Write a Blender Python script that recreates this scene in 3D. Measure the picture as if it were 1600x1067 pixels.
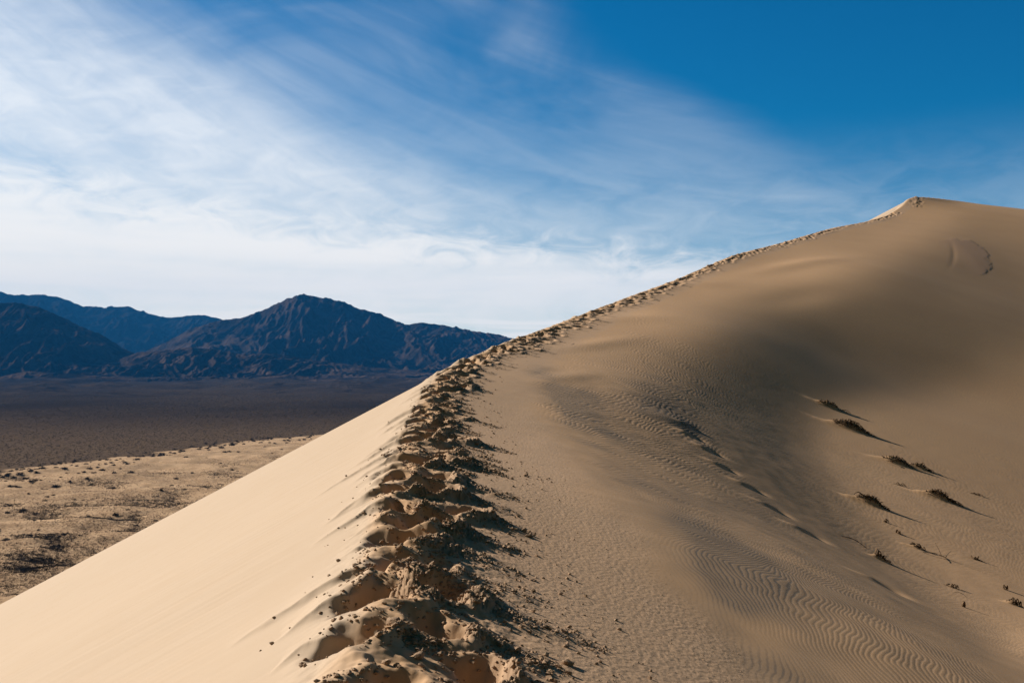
import bpy, math, random
import numpy as np
from mathutils import Vector, Matrix

# ------------------------------------------------------------------ scene basics
for o in list(bpy.data.objects): bpy.data.objects.remove(o)
scene = bpy.context.scene
COL = scene.collection
F = 1556.0                                   # focal length of the photograph in its own pixels
HV = 575.0                                   # row of the true horizon
SUN_AZ, SUN_EL = math.radians(-58), math.radians(27)   # azimuth from +Y towards +X

# camera: eye height of a walker standing on the crest (ground is 1.75 m below the origin)
cam = bpy.data.cameras.new('camera'); cam_o = bpy.data.objects.new('camera', cam); COL.objects.link(cam_o)
cam.sensor_width = 36.0; cam.lens = 36.0 * F / 1600.0
cam_o.rotation_euler = (math.radians(90), 0, 0)
cam.shift_y = (HV - 533.5) / 1600.0
cam.clip_start = 0.2; cam.clip_end = 120000
cam.dof.use_dof = True; cam.dof.focus_distance = 9.5; cam.dof.aperture_fstop = 7.1
scene.camera = cam_o

scene.view_settings.view_transform = 'Standard'; scene.view_settings.look = 'None'
scene.view_settings.exposure = 0.62; scene.view_settings.gamma = 1.0
scene.view_settings.use_curve_mapping = False

# sun
sl = bpy.data.lights.new('sun', 'SUN'); sl.energy = 5.0; sl.angle = math.radians(0.5); sl.color = (1.0, 0.915, 0.78)
so = bpy.data.objects.new('sun', sl); COL.objects.link(so)
sdir = Vector((math.sin(SUN_AZ) * math.cos(SUN_EL), math.cos(SUN_AZ) * math.cos(SUN_EL), math.sin(SUN_EL)))
so.rotation_euler = sdir.to_track_quat('Z', 'Y').to_euler()
so.location = (-60, 40, 80)

# ------------------------------------------------------------------ node helper
class NT:
    def __init__(s, tree): s.t = tree; s.n = tree.nodes; s.l = tree.links
    def node(s, typ, **kw):
        nd = s.n.new(typ)
        for k, v in kw.items():
            setattr(nd, k, v)
        return nd
    def link(s, a, b): s.l.new(a, b)
    def put(s, sock, v):
        if hasattr(v, 'is_output'): s.l.new(v, sock)
        else: sock.default_value = v
    def math(s, op, a, b=0.0, c=None, clamp=False):
        nd = s.n.new('ShaderNodeMath'); nd.operation = op; nd.use_clamp = clamp
        s.put(nd.inputs[0], a); s.put(nd.inputs[1], b)
        if c is not None: s.put(nd.inputs[2], c)
        return nd.outputs[0]
    def ramp(s, v, a, b, c=0.0, d=1.0, smooth=True):
        nd = s.n.new('ShaderNodeMapRange'); nd.interpolation_type = 'SMOOTHSTEP' if smooth else 'LINEAR'
        s.put(nd.inputs['Value'], v); s.put(nd.inputs['From Min'], a); s.put(nd.inputs['From Max'], b)
        s.put(nd.inputs['To Min'], c); s.put(nd.inputs['To Max'], d)
        return nd.outputs['Result']
    def mix(s, f, a, b, mode='MIX'):
        nd = s.n.new('ShaderNodeMix'); nd.data_type = 'RGBA'; nd.blend_type = mode
        s.put(nd.inputs[0], f)
        s.put(nd.inputs[6], a if hasattr(a, 'is_output') else (*a, 1)); s.put(nd.inputs[7], b if hasattr(b, 'is_output') else (*b, 1))
        return nd.outputs[2]
    def vec(s, x, y, z=0.0):
        nd = s.n.new('ShaderNodeCombineXYZ'); s.put(nd.inputs[0], x); s.put(nd.inputs[1], y); s.put(nd.inputs[2], z)
        return nd.outputs[0]
    def noise(s, v, scale=1.0, detail=4, rough=0.5, dist=0.0, lac=2.0):
        nd = s.n.new('ShaderNodeTexNoise'); s.put(nd.inputs['Vector'], v)
        nd.inputs['Scale'].default_value = scale; nd.inputs['Detail'].default_value = detail
        nd.inputs['Roughness'].default_value = rough; nd.inputs['Distortion'].default_value = dist
        nd.inputs['Lacunarity'].default_value = lac
        return nd.outputs[0]
    def attr(s, name):
        nd = s.n.new('ShaderNodeAttribute'); nd.attribute_name = name
        return nd.outputs['Fac']

# ------------------------------------------------------------------ sky
world = bpy.data.worlds.new('World'); scene.world = world; world.use_nodes = True
world.node_tree.nodes.clear()
W = NT(world.node_tree)
sky = W.node('ShaderNodeTexSky', sky_type='NISHITA', sun_disc=False)
sky.sun_elevation = SUN_EL; sky.sun_rotation = SUN_AZ
sky.altitude = 900; sky.air_density = 1.0; sky.dust_density = 0.3; sky.ozone_density = 2.5
tc = W.node('ShaderNodeTexCoord')
sep = W.node('ShaderNodeSeparateXYZ'); W.link(tc.outputs['Generated'], sep.inputs[0])
R2D = 180 / math.pi
az = W.math('MULTIPLY', W.math('ARCTAN2', sep.outputs[0], sep.outputs[1]), R2D)      # degrees right of +Y
el = W.math('MULTIPLY', W.math('ARCSINE', sep.outputs[2]), R2D)                       # degrees above the horizon
# deep azure clear sky
hs = W.node('ShaderNodeHueSaturation'); hs.inputs['Saturation'].default_value = 1.35; hs.inputs['Value'].default_value = 1.0
hs.inputs['Hue'].default_value = 0.49
W.link(sky.outputs[0], hs.inputs['Color'])
deep = W.mix(1.0, hs.outputs[0], (0.06, 0.84, 1.06), 'MULTIPLY')
# unseen sky overhead and behind: tint added to dim it and warm the shade
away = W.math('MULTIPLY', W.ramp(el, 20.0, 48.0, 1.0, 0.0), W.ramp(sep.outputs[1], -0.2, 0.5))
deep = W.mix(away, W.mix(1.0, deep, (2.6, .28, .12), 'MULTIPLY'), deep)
# --- cirrus: veils sheared along streaks that sink to the right
def streak(ax, ang, sx, sy, seed, detail=5, rough=0.55, dist=0.3):
    a = math.radians(ang); ca, sa = math.cos(a), math.sin(a)
    p = W.math('ADD', W.math('MULTIPLY', az, ca), W.math('MULTIPLY', el, -sa))
    q = W.math('ADD', W.math('MULTIPLY', az, sa), W.math('MULTIPLY', el, ca))
    # bend: streaks flatten towards the horizon
    q = W.math('ADD', q, W.math('MULTIPLY', W.math('MULTIPLY', az, az), ax))
    return W.noise(W.vec(W.math('MULTIPLY', p, sx), W.math('MULTIPLY', q, sy), seed), 1.0, detail, rough, dist), p, q
n_long, _, _ = streak(-0.006, 17, 0.030, 0.20, 3.1)
n_fine, _, _ = streak(-0.006, 18, 0.085, 0.60, 9.4, 6, 0.56, 0.5)
n_soft = W.noise(W.vec(W.math('MULTIPLY', az, 0.07), W.math('MULTIPLY', el, 0.13), 5.0), 1.0, 4, 0.55, 0.8)
n_wisp = W.noise(W.vec(W.math('MULTIPLY', az, 0.30), W.math('MULTIPLY', el, 0.75), 1.5), 1.0, 7, 0.62, 0.9)
n_flat = W.noise(W.vec(W.math('MULTIPLY', az, 0.05), W.math('MULTIPLY', el, 0.75), 7.5), 1.0, 5, 0.55, 0.4)
# upper edge of the veil: a line falling from the upper left to the right
edge = W.math('ADD', W.math('MULTIPLY', az, -0.46), 10.4)            # el of the edge at az
dd = W.math('SUBTRACT', edge, el)
dd = W.math('ADD', dd, W.math('MULTIPLY', W.math('SUBTRACT', n_long, 0.5), 5.5))
veil = W.ramp(dd, -2.5, 7.0)
veil = W.math('MULTIPLY', veil, W.ramp(n_fine, 0.28, 0.72, 0.84, 1.0))
# second thinner fan reaching up to the right
edge2 = W.math('ADD', W.math('MULTIPLY', az, -0.58), 21.6)
d2 = W.math('ADD', W.math('SUBTRACT', edge2, el), W.math('MULTIPLY', W.math('SUBTRACT', n_long, 0.5), 5.0))
fan = W.math('MULTIPLY', W.ramp(d2, -0.8, 3.0), W.ramp(n_fine, 0.25, 0.75, 0.45, 1.0))
fan = W.math('MULTIPLY', fan, W.ramp(n_soft, 0.3, 0.65, 0.05, 0.21))
# low bank of milky cloud
bank_top = W.math('ADD', W.math('ADD', W.math('MULTIPLY', az, -0.10), 7.6), W.math('MULTIPLY', W.math('SUBTRACT', n_wisp, 0.5), 5.0))
bank = W.ramp(W.math('SUBTRACT', bank_top, el), -0.5, 2.2)
bank = W.math('MULTIPLY', bank, W.ramp(az, 6.0, 19.0, 1.0, 0.15))
bank = W.math('MULTIPLY', bank, W.ramp(n_flat, 0.3, 0.62, 0.70, 1.0))
gap = W.ramp(n_flat, 0.36, 0.56)
lowclear = W.ramp(el, 1.2, 4.6, 0.25, 1.0)
bank = W.math('MULTIPLY', bank, W.math('MAXIMUM', gap, lowclear))
bank = W.math('MULTIPLY', bank, 0.95)
veil = W.math('MULTIPLY', veil, W.ramp(n_wisp, 0.30, 0.68, 0.78, 1.0))
veil = W.math('MULTIPLY', veil, W.ramp(n_soft, 0.25, 0.7, 0.66, 0.92))
veil = W.math('MULTIPLY', veil, W.ramp(az, -22.0, 6.0, 0.92, 0.62))
lowveil = W.math('MULTIPLY', W.ramp(el, 3.0, 14.0, 0.55, 0.0), W.math('MULTIPLY', W.ramp(n_wisp, 0.3, 0.7, 0.5, 1.0), W.ramp(az, 4.0, 24.0, 1.0, .72)))
def screen(a, b): return W.math('SUBTRACT', 1.0, W.math('MULTIPLY', W.math('SUBTRACT', 1.0, a), W.math('SUBTRACT', 1.0, b)))
cover = screen(screen(veil, bank), screen(fan, lowveil))
front = W.ramp(sep.outputs[1], -0.35, 0.45)                          # the cloud lies on the sunward side
cover = W.math('MULTIPLY', cover, front)
cover = W.math('MULTIPLY', cover, 1.0, clamp=True)
CLOUD = W.mix(W.ramp(el, 2.0, 16.0), (15.6, 14.7, 13.4), (13.8, 14.0, 14.1))
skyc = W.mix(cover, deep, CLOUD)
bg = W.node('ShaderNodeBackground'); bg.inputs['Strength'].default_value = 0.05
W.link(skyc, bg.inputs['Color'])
wo = W.node('ShaderNodeOutputWorld'); W.link(bg.outputs[0], wo.inputs['Surface'])

# ------------------------------------------------------------------ numpy noise
def _hash(ix, iy, seed):
    h = (ix.astype(np.int64) * 374761393 + iy.astype(np.int64) * 668265263 + seed * 1442695041) & 0xFFFFFFFF
    h = ((h ^ (h >> 13)) * 1274126177) & 0xFFFFFFFF
    h = (h ^ (h >> 16)) & 0xFFFF
    return h
_GA = np.arange(64) * (2 * np.pi / 64); _GX = np.cos(_GA); _GY = np.sin(_GA)
def perlin(x, y, seed=0):
    x = np.asarray(x, float); y = np.asarray(y, float)
    x0 = np.floor(x); y0 = np.floor(y); fx = x - x0; fy = y - y0
    ux = fx * fx * fx * (fx * (fx * 6 - 15) + 10); uy = fy * fy * fy * (fy * (fy * 6 - 15) + 10)
    def g(dx, dy):
        k = _hash(x0 + dx, y0 + dy, seed) & 63
        return _GX[k] * (fx - dx) + _GY[k] * (fy - dy)
    a = g(0, 0); a += ux * (g(1, 0) - a); b = g(0, 1); b += ux * (g(1, 1) - b)
    return (a + uy * (b - a)) * 1.5
def fbm(x, y, seed=0, octv=4, rough=0.5, lac=2.03):
    s = 0; a = 1.0
    for i in range(octv):
        s = s + a * perlin(x * lac ** i + i * 17.3, y * lac ** i - i * 9.1, seed + i); a *= rough
    return s
def ridged(x, y, seed=0, octv=5, rough=0.5):
    s = 0; a = 1.0; w = 1.0
    for i in range(octv):
        n = 1 - np.abs(perlin(x * 2.07 ** i + i * 5.3, y * 2.07 ** i + i * 11.7, seed + i)) * 1.35
        n = n * n * w; s = s + a * n; w = np.clip(n * 1.6, 0, 1); a *= rough
    return s
def cells(x, y, seed=0):
    """blocky cellular value: 0 in the gaps, towards 1 on the blocks"""
    x0 = np.floor(x); y0 = np.floor(y)
    best = np.full(np.shape(x), 9.0); sec = np.full(np.shape(x), 9.0); val = np.zeros(np.shape(x))
    for i in (-1, 0, 1):
        for j in (-1, 0, 1):
            hx = _hash(x0 + i, y0 + j, seed) / 65535.0; hy = _hash(x0 + i, y0 + j, seed + 77) / 65535.0
            v = _hash(x0 + i, y0 + j, seed + 191) / 65535.0
            d = np.hypot(x0 + i + hx - x, y0 + j + hy - y)
            nb = d < best
            sec = np.where(nb, best, np.minimum(sec, d)); val = np.where(nb, v, val); best = np.where(nb, d, best)
    return np.clip((sec - best) * 3.0, 0, 1) * (0.25 + 0.75 * val)
def sstep(a, b, x):
    t = np.clip((x - a) / (b - a), 0, 1); return t * t * (3 - 2 * t)

# ------------------------------------------------------------------ the dune's crest line (metres)
CR = [  # u, v, d in the survey of the photograph, turned into metres below
    (552, 1067, 4.4), (575, 958, 5.35), (600, 828, 8), (610, 758, 10.2), (625, 712, 12.5), (640, 683, 15), (655, 642, 20),
    (672, 606, 25), (702, 575, 31), (757, 549, 38), (808, 529, 46), (900, 495, 61), (1000, 457, 82),
    (1060, 436, 95), (1100, 418, 107), (1142, 399, 120), (1200, 385, 142), (1300, 356, 190), (1350, 347, 212), (1388, 336, 236), (1410, 322, 252),
    (1424, 305, 262), (1500, 314, 270), (1600, 331, 288), (1760, 362, 315), (1900, 400, 345)]
_cd = np.array([c[2] for c in CR], float)
_cx = np.array([(c[0] - 800) / F * c[2] for c in CR]); _cz = np.array([(HV - c[1]) / F * c[2] for c in CR])
_cd = np.concatenate([[-40, -12, 0, 2], _cd]); _cx = np.concatenate([[3.5, .9, -.35, -.55], _cx]); _cz = np.concatenate([[-3.2, -2.2, -1.72, -1.58], _cz])
CY = np.concatenate([np.arange(-40, 3, .25), np.exp(np.linspace(math.log(3), math.log(345), 1400))])
def _smooth_tab(vals, sig_ln=0.05):
    v = np.interp(CY, _cd, vals)
    # gaussian smoothing in a coordinate that is linear near the camera and logarithmic far away
    lc = np.log(np.maximum(CY, 4) / 4)
    q = np.where(CY > 4, lc / sig_ln + np.where(lc > 3.6, (lc - 3.6) ** 2 * 80, 0), (CY - 4) / (4 * sig_ln))
    out = np.empty_like(v)
    for i in range(len(q)):
        w = np.exp(-.5 * (q - q[i]) ** 2) * np.gradient(q)
        out[i] = (w * v).sum() / w.sum() if 0 < i < len(q) - 1 else v[i]
    return out
CX = _smooth_tab(_cx); CZ = _smooth_tab(_cz)
DXC = np.gradient(CX, CY)
ARC = np.concatenate([[0], np.cumsum(np.hypot(np.diff(CX), np.diff(CY)))]); ARC -= np.interp(0, CY, ARC)
_DZT = np.gradient(CZ, ARC)
def crest_x(y): return np.interp(y, CY, CX)
def crest_z(y): return np.interp(y, CY, CZ)
def crest_ts(x, y):
    m = np.interp(y, CY, DXC)
    y2 = y + (x - crest_x(y)) * m / (1 + m * m)
    m2 = np.interp(y2, CY, DXC); c = 1 / np.sqrt(1 + m2 * m2)
    s = (x - crest_x(y2)) * c - (y - y2) * m2 * c
    return np.interp(y2, CY, ARC), s
def crest_pt(t, s):
    y = np.interp(t, ARC, CY); m = np.interp(y, CY, DXC); c = 1 / np.sqrt(1 + m * m)
    return np.interp(y, CY, CX) + s * c, y - s * m * c

# windward side: heights along rays, d -> row
TAB = {
 500: [(5, 950), (9, 770), (14, 678), (22, 628), (34, 560)],
 700: [(5, 995), (9, 795), (14, 703), (20, 649), (26, 607)],
 800: [(4.4, 1105), (6, 943), (9, 812), (14, 720), (20, 663), (28, 608), (36, 569)],
 900: [(4.4, 1098), (6, 960), (9, 840), (14, 741), (20, 688), (28, 636), (36, 601), (45, 556), (53, 524)],
 1000: [(4.6, 1096), (6, 980), (9, 862), (14, 770), (20, 723), (27, 684), (35, 650), (45, 609), (55, 566), (65, 522), (74, 486)],
 1100: [(4.6, 1120), (6, 1006), (8, 925), (12, 832), (17, 783), (23, 748), (30, 723), (38, 706), (50, 684), (62, 655), (75, 603), (88, 522), (98, 462)],
 1200: [(5, 1108), (7, 985), (10, 903), (14, 850), (19, 816), (25, 793), (32, 776), (40, 754), (50, 721), (65, 680), (80, 644), (95, 595), (110, 527), (125, 457)],
 1300: [(5, 1140), (7, 1028), (10, 938), (14, 890), (18, 875), (22, 866), (27, 856), (32, 837), (38, 804), (50, 743), (70, 677), (95, 616), (118, 560), (140, 490), (165, 418), (180, 380)],
 1400: [(6, 1107), (8, 1026), (12, 960), (16, 944), (20, 938), (24, 930), (28, 914), (33, 882), (45, 793), (60, 720), (80, 653), (105, 590), (135, 522), (170, 448), (205, 377), (230, 335)],
 1500: [(7, 1150), (9, 1060), (12, 1012), (16, 996), (20, 990), (24, 976), (28, 935), (34, 874), (45, 793), (60, 717), (80, 651), (105, 591), (135, 526), (170, 460), (210, 389), (240, 343)],
 1600: [(8, 1130), (12, 1068), (16, 1056), (20, 1040), (24, 1000), (30, 922), (40, 836), (55, 752), (75, 676), (100, 610), (130, 539), (170, 466), (220, 395), (262, 345)],
 1800: [(8, 1300), (14, 1180), (20, 1070), (28, 950), (40, 838), (60, 738), (90, 650), (130, 565), (180, 480), (240, 408), (290, 372)],
 2200: [(8, 1450), (14, 1240), (22, 1060), (35, 890), (60, 745), (100, 650), (170, 540), (260, 450), (330, 430)],
 2800: [(8, 1500), (14, 1260), (30, 940), (70, 740), (170, 600), (330, 500)],
 200: [(5, 890), (12, 680), (24, 560), (60, 430)],
}
_P = []
for u, rows in TAB.items():
    for d, v in rows: _P.append((u, d, (HV - v) / F))
for u, v, d in CR: _P.append((u, d, (HV - v) / F))
for u, v, d in CR[8:22]:                          # the plane goes on rising beyond the crest, where the slip face cuts it
    _P.append((u - 6, d * 1.3, (HV - v) / F + 0.03))
for u, v, d in CR[22:]: _P.append((u, d * 1.25, (HV - v) / F - .05))
_P = np.array(_P)
def _key(u, d): return np.stack([u / 230.0, np.log(d) * 2.0], -1)
_K = _key(_P[:, 0], _P[:, 1])
def _tps(r2): return 0.5 * r2 * np.log(r2 + 1e-12)
def _solve():
    n = len(_K); r2 = ((_K[:, None] - _K[None]) ** 2).sum(-1)
    A = np.zeros((n + 3, n + 3)); A[:n, :n] = _tps(r2) + np.eye(n) * 0.012
    A[:n, n] = 1; A[:n, n + 1:] = _K; A[n:, :n] = A[:n, n:].T
    return np.linalg.solve(A, np.concatenate([_P[:, 2], [0, 0, 0]]))
_WT = _solve()
def wind_q_tps(u, d):
    k = _key(u, d); out = np.empty(len(k))
    for i in range(0, len(k), 60000):
        kk = k[i:i + 60000]
        r2 = (kk[:, :1] - _K[None, :, 0]) ** 2 + (kk[:, 1:] - _K[None, :, 1]) ** 2
        out[i:i + 60000] = _tps(r2) @ _WT[:-3] + _WT[-3] + kk @ _WT[-2:]
    return out
# fine shape of the windward side: bicubic spline over (ray, log distance), heights as slope ratios x 50000
_SC = np.array([-19670,-17340,-14966,-12603,-10530,-8903,-7654,-6641,-5764,-4965,-4219,-3532,-2927,-2412,-1959,-1505,-994,-423,186,832,1523,2236,2944,3635,4308,4967,5619,6266,6912,7560,8211,8864,9518,10172,10822,11464,12095,12712,13318,
 -20326,-18017,-15687,-13128,-10952,-9389,-8097,-7045,-6083,-5216,-4408,-3670,-3040,-2547,-2124,-1714,-1202,-596,20,674,1400,2140,2861,3552,4219,4868,5507,6143,6779,7418,8063,8713,9366,10020,10671,11314,11947,12564,13165,
 -20976,-18660,-16417,-13586,-11340,-9985,-8648,-7493,-6399,-5447,-4584,-3791,-3135,-2670,-2269,-1913,-1392,-728,-114,535,1307,2071,2797,3485,4140,4775,5400,6021,6646,7277,7916,8562,9215,9869,10522,11167,11801,12418,13016,
 -21534,-19203,-17151,-14316,-12178,-10590,-9282,-7929,-6753,-5659,-4756,-3907,-3244,-2763,-2346,-1959,-1417,-755,-138,524,1294,2053,2769,3440,4076,4691,5297,5903,6516,7138,7771,8414,9066,9723,10378,11026,11661,12278,12875,
 -21991,-19592,-17340,-14777,-12398,-10785,-9435,-8154,-7097,-5791,-4938,-3974,-3324,-2802,-2303,-1863,-1252,-687,-76,594,1327,2066,2759,3404,4015,4607,5194,5785,6385,6998,7625,8267,8920,9579,10238,10889,11527,12144,12739,
 -22413,-20056,-17744,-15074,-12770,-11217,-9772,-8621,-7278,-6162,-5105,-4207,-3475,-2839,-2098,-1745,-886,-561,44,671,1380,2091,2751,3367,3950,4519,5088,5664,6252,6857,7480,8121,8776,9439,10103,10759,11399,12017,12609,
 -22849,-20492,-18108,-15387,-13151,-11594,-10206,-8975,-7700,-6432,-5369,-4476,-3797,-3088,-2522,-1853,-1099,-491,248,706,1412,2097,2727,3314,3870,4420,4973,5538,6117,6715,7334,7975,8633,9303,9973,10634,11278,11896,12486,
 -23274,-20881,-18458,-15705,-13530,-11990,-10606,-9359,-8061,-6744,-5620,-4754,-4073,-3387,-2824,-2146,-1456,-688,-55,629,1399,2038,2643,3216,3763,4303,4849,5407,5980,6571,7187,7829,8493,9170,9848,10516,11164,11783,12370,
 -23664,-21217,-18794,-16031,-13918,-12376,-11017,-9734,-8436,-7068,-5879,-5038,-4342,-3689,-3113,-2445,-1732,-979,-237,434,1085,1819,2458,3047,3616,4167,4716,5274,5842,6427,7040,7685,8357,9043,9730,10405,11058,11677,12260,
 -24026,-21499,-19126,-16364,-14306,-12769,-11417,-10116,-8796,-7407,-6158,-5319,-4613,-3978,-3399,-2725,-2027,-1255,-451,238,861,1462,2076,2822,3453,4027,4582,5147,5710,6285,6893,7543,8224,8922,9620,10303,10960,11578,12157,
 -24405,-21867,-19452,-16704,-14698,-13163,-11814,-10501,-9153,-7747,-6453,-5598,-4884,-4264,-3686,-3012,-2311,-1541,-678,47,651,1251,1919,2722,3321,3894,4459,5040,5592,6149,6750,7405,8099,8810,9519,10209,10870,11487,12060,
 -24803,-22345,-19767,-17051,-15090,-13559,-12202,-10882,-9507,-8092,-6783,-5889,-5157,-4538,-3945,-3271,-2572,-1803,-931,-142,430,1047,1732,2402,3025,3757,4336,4978,5497,6024,6615,7277,7984,8709,9429,10125,10788,11403,11969,
 -25159,-22744,-20093,-17408,-15492,-13958,-12605,-11268,-9860,-8403,-7096,-6168,-5452,-4864,-4285,-3623,-2914,-2114,-1183,-335,232,843,1569,2223,2856,3670,4250,4937,5411,5909,6496,7164,7884,8622,9350,10050,10713,11324,11882,
 -25441,-22983,-20371,-17801,-15904,-14377,-13018,-11659,-10212,-8702,-7413,-6488,-5825,-5257,-4689,-4037,-3329,-2478,-1460,-592,3,605,1452,2070,2732,3407,4070,4865,5291,5807,6403,7077,7808,8551,9281,9981,10643,11249,11797,
 -25669,-23198,-20705,-18216,-16329,-14816,-13441,-12058,-10557,-9024,-7752,-6880,-6243,-5721,-5143,-4494,-3768,-2888,-1803,-940,-329,332,1289,1972,2656,3277,3887,4684,5112,5722,6350,7025,7764,8499,9221,9916,10573,11174,11713,
 -25886,-23430,-20982,-18638,-16764,-15260,-13867,-12465,-10909,-9367,-8142,-7312,-6694,-6179,-5615,-4983,-4246,-3335,-2272,-1383,-779,13,993,1852,2691,3153,3730,4539,5181,5687,6314,7032,7751,8467,9166,9847,10499,11095,11625,
 -26127,-23700,-21296,-19059,-17200,-15702,-14292,-12862,-11273,-9730,-8555,-7777,-7188,-6680,-6123,-5494,-4755,-3809,-2809,-1957,-1304,-427,619,1707,2555,3042,3607,4349,5111,5821,6265,7029,7756,8431,9106,9768,10413,11007,11531,
 -26422,-24024,-21635,-19464,-17660,-16146,-14727,-13265,-11637,-10119,-9007,-8258,-7705,-7209,-6661,-6037,-5286,-4341,-3352,-2561,-1907,-941,141,1396,2366,2791,3558,4274,4964,5795,6299,6953,7694,8358,9018,9668,10308,10906,11429,
 -26770,-24410,-22043,-19847,-18138,-16595,-15174,-13670,-12012,-10527,-9470,-8766,-8237,-7750,-7212,-6601,-5854,-4897,-3926,-3175,-2497,-1509,-361,943,1990,2457,3395,4269,4830,5632,6124,6704,7436,8196,8886,9539,10179,10790,11317,
 -27146,-24827,-22494,-20195,-18621,-17044,-15622,-14068,-12396,-10947,-9937,-9270,-8778,-8305,-7781,-7183,-6437,-5480,-4524,-3807,-3093,-2076,-894,458,1469,2022,3154,4208,4767,5432,6007,6379,7158,7941,8690,9346,10005,10649,11191,
 -27516,-25228,-22917,-20570,-19087,-17503,-16067,-14467,-12781,-11383,-10414,-9793,-9318,-8869,-8364,-7781,-7035,-6074,-5131,-4423,-3677,-2630,-1424,-46,902,1533,2822,4101,4724,5356,5811,6321,6950,7503,8361,9068,9782,10487,11045,
 -27860,-25597,-23298,-21000,-19530,-17983,-16512,-14875,-13173,-11828,-10919,-10335,-9887,-9450,-8961,-8387,-7632,-6647,-5702,-4959,-4177,-3096,-1937,-553,323,1039,2443,3906,4706,5335,5698,6197,6768,7242,7924,8662,9475,10276,10858,
 -28182,-25944,-23666,-21476,-19945,-18471,-16961,-15288,-13573,-12291,-11430,-10896,-10466,-10047,-9568,-8993,-8211,-7174,-6170,-5395,-4528,-3409,-2330,-1093,-213,541,2085,3588,4587,5267,5584,6076,6604,7138,7628,8332,9275,10107,10725,
 -28493,-26297,-24070,-21951,-20396,-18959,-17417,-15702,-13988,-12769,-11974,-11461,-11059,-10653,-10177,-9584,-8735,-7585,-6548,-5777,-4853,-3734,-2614,-1572,-762,96,1730,3234,4342,5101,5439,5948,6456,6984,7529,8073,9399,9793,10767,
 -28796,-26660,-24502,-22434,-20884,-19422,-17891,-16115,-14421,-13268,-12538,-12068,-11665,-11264,-10762,-10124,-9158,-7930,-6905,-6132,-5170,-4049,-2908,-1944,-1275,-327,1378,2875,4004,4791,5194,5792,6353,6898,7336,8055,10233,10040,11014,
 -29087,-27022,-24943,-22924,-21381,-19898,-18355,-16525,-14874,-13785,-13121,-12663,-12277,-11852,-11310,-10582,-9513,-8255,-7276,-6492,-5503,-4363,-3218,-2285,-1705,-737,1029,2510,3642,4397,4846,5512,6196,6796,7224,8111,9614,8739,8627,
 -29368,-27387,-25393,-23433,-21892,-20377,-18819,-16940,-15334,-14332,-13710,-13277,-12866,-12394,-11787,-10966,-9833,-8594,-7653,-6855,-5842,-4675,-3534,-2625,-2067,-1091,674,2150,3286,3994,4476,5174,5942,6595,7088,8181,8740,6268,5115,
 -29637,-27762,-25865,-23972,-22416,-20897,-19286,-17381,-15810,-14891,-14306,-13864,-13428,-12895,-12189,-11310,-10165,-8946,-8035,-7219,-6180,-5000,-3848,-2979,-2400,-1375,324,1791,2920,3611,4107,4836,5673,6289,6893,8123,8428,5839,4411,
 -29889,-28144,-26359,-24533,-22953,-21419,-19758,-17830,-16294,-15452,-14854,-14394,-13918,-13283,-12548,-11649,-10496,-9303,-8415,-7582,-6515,-5323,-4171,-3335,-2746,-1614,24,1440,2547,3222,3748,4493,5361,5996,6722,8013,8261,6295,4665,
 -30106,-28513,-26874,-25088,-23497,-21955,-20243,-18288,-16819,-15986,-15353,-14804,-14177,-13611,-12873,-12012,-10843,-9679,-8809,-7951,-6862,-5652,-4506,-3698,-3086,-1847,-247,1096,2169,2831,3383,4179,5066,5718,6556,7938,7953,7000,4966,
 -30275,-28805,-27381,-25675,-24010,-22449,-20653,-18700,-17279,-16519,-15842,-15298,-14422,-13799,-13143,-12293,-11147,-10001,-9175,-8292,-7183,-5957,-4810,-4043,-3407,-2047,-460,806,1847,2474,3050,3886,4784,5446,6414,7891,7610,7045,5291,
 -30476,-29017,-27627,-26183,-24726,-23282,-21642,-19692,-18154,-17324,-16697,-16047,-15303,-14567,-13845,-12958,-11834,-10699,-9756,-8793,-7666,-6457,-5373,-4578,-3773,-2492,-1073,113,1071,1772,2482,3373,4268,5076,6209,7389,7578,6916,5285,
 -30836,-29473,-28162,-26887,-25638,-24420,-23183,-21936,-20837,-20019,-19400,-18829,-18176,-17321,-16332,-15179,-13861,-12460,-11138,-9900,-8691,-7550,-6520,-5617,-4746,-3787,-2791,-1838,-912,1,980,2051,3119,4178,5325,6415,7154,6818,5151,
 -31300,-30083,-28874,-27704,-26591,-25557,-24617,-23788,-22938,-22142,-21489,-20910,-20197,-19146,-17895,-16511,-15022,-13427,-11913,-10534,-9261,-8137,-7128,-6201,-5352,-4559,-3777,-2959,-2060,-1070,27,1204,2369,3522,4628,5707,6670,6579,5022], float).reshape(34, 39) / 50000.0
def _bas(t): return ((1 - t) ** 3 / 6, (3 * t ** 3 - 6 * t ** 2 + 4) / 6, (-3 * t ** 3 + 3 * t ** 2 + 3 * t + 1) / 6, t ** 3 / 6)
def wind_q(u, d):
    w = sstep(430, 540, u) * sstep(4.0, 4.6, d) * (1 - sstep(320, 345, d))
    ue = np.where(u > 1615, 1615 + 45 * np.tanh((u - 1615) / 45.), u)   # beyond the survey the slope levels out
    a = np.clip((ue - 400) / 42., 1, 31.999); b = np.clip((np.log(d) - math.log(3.2)) / .125, 1, 36.999)
    i = a.astype(int); j = b.astype(int); wa = _bas(a - i); wb = _bas(b - j); q = 0
    for p in range(4):
        for r in range(4): q = q + wa[p] * wb[r] * _SC[i - 1 + p, j - 1 + r]
    out = q * w; m = w < 1
    if m.any(): out[m] += (1 - w[m]) * wind_q_tps(u[m], d[m])
    return out
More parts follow.
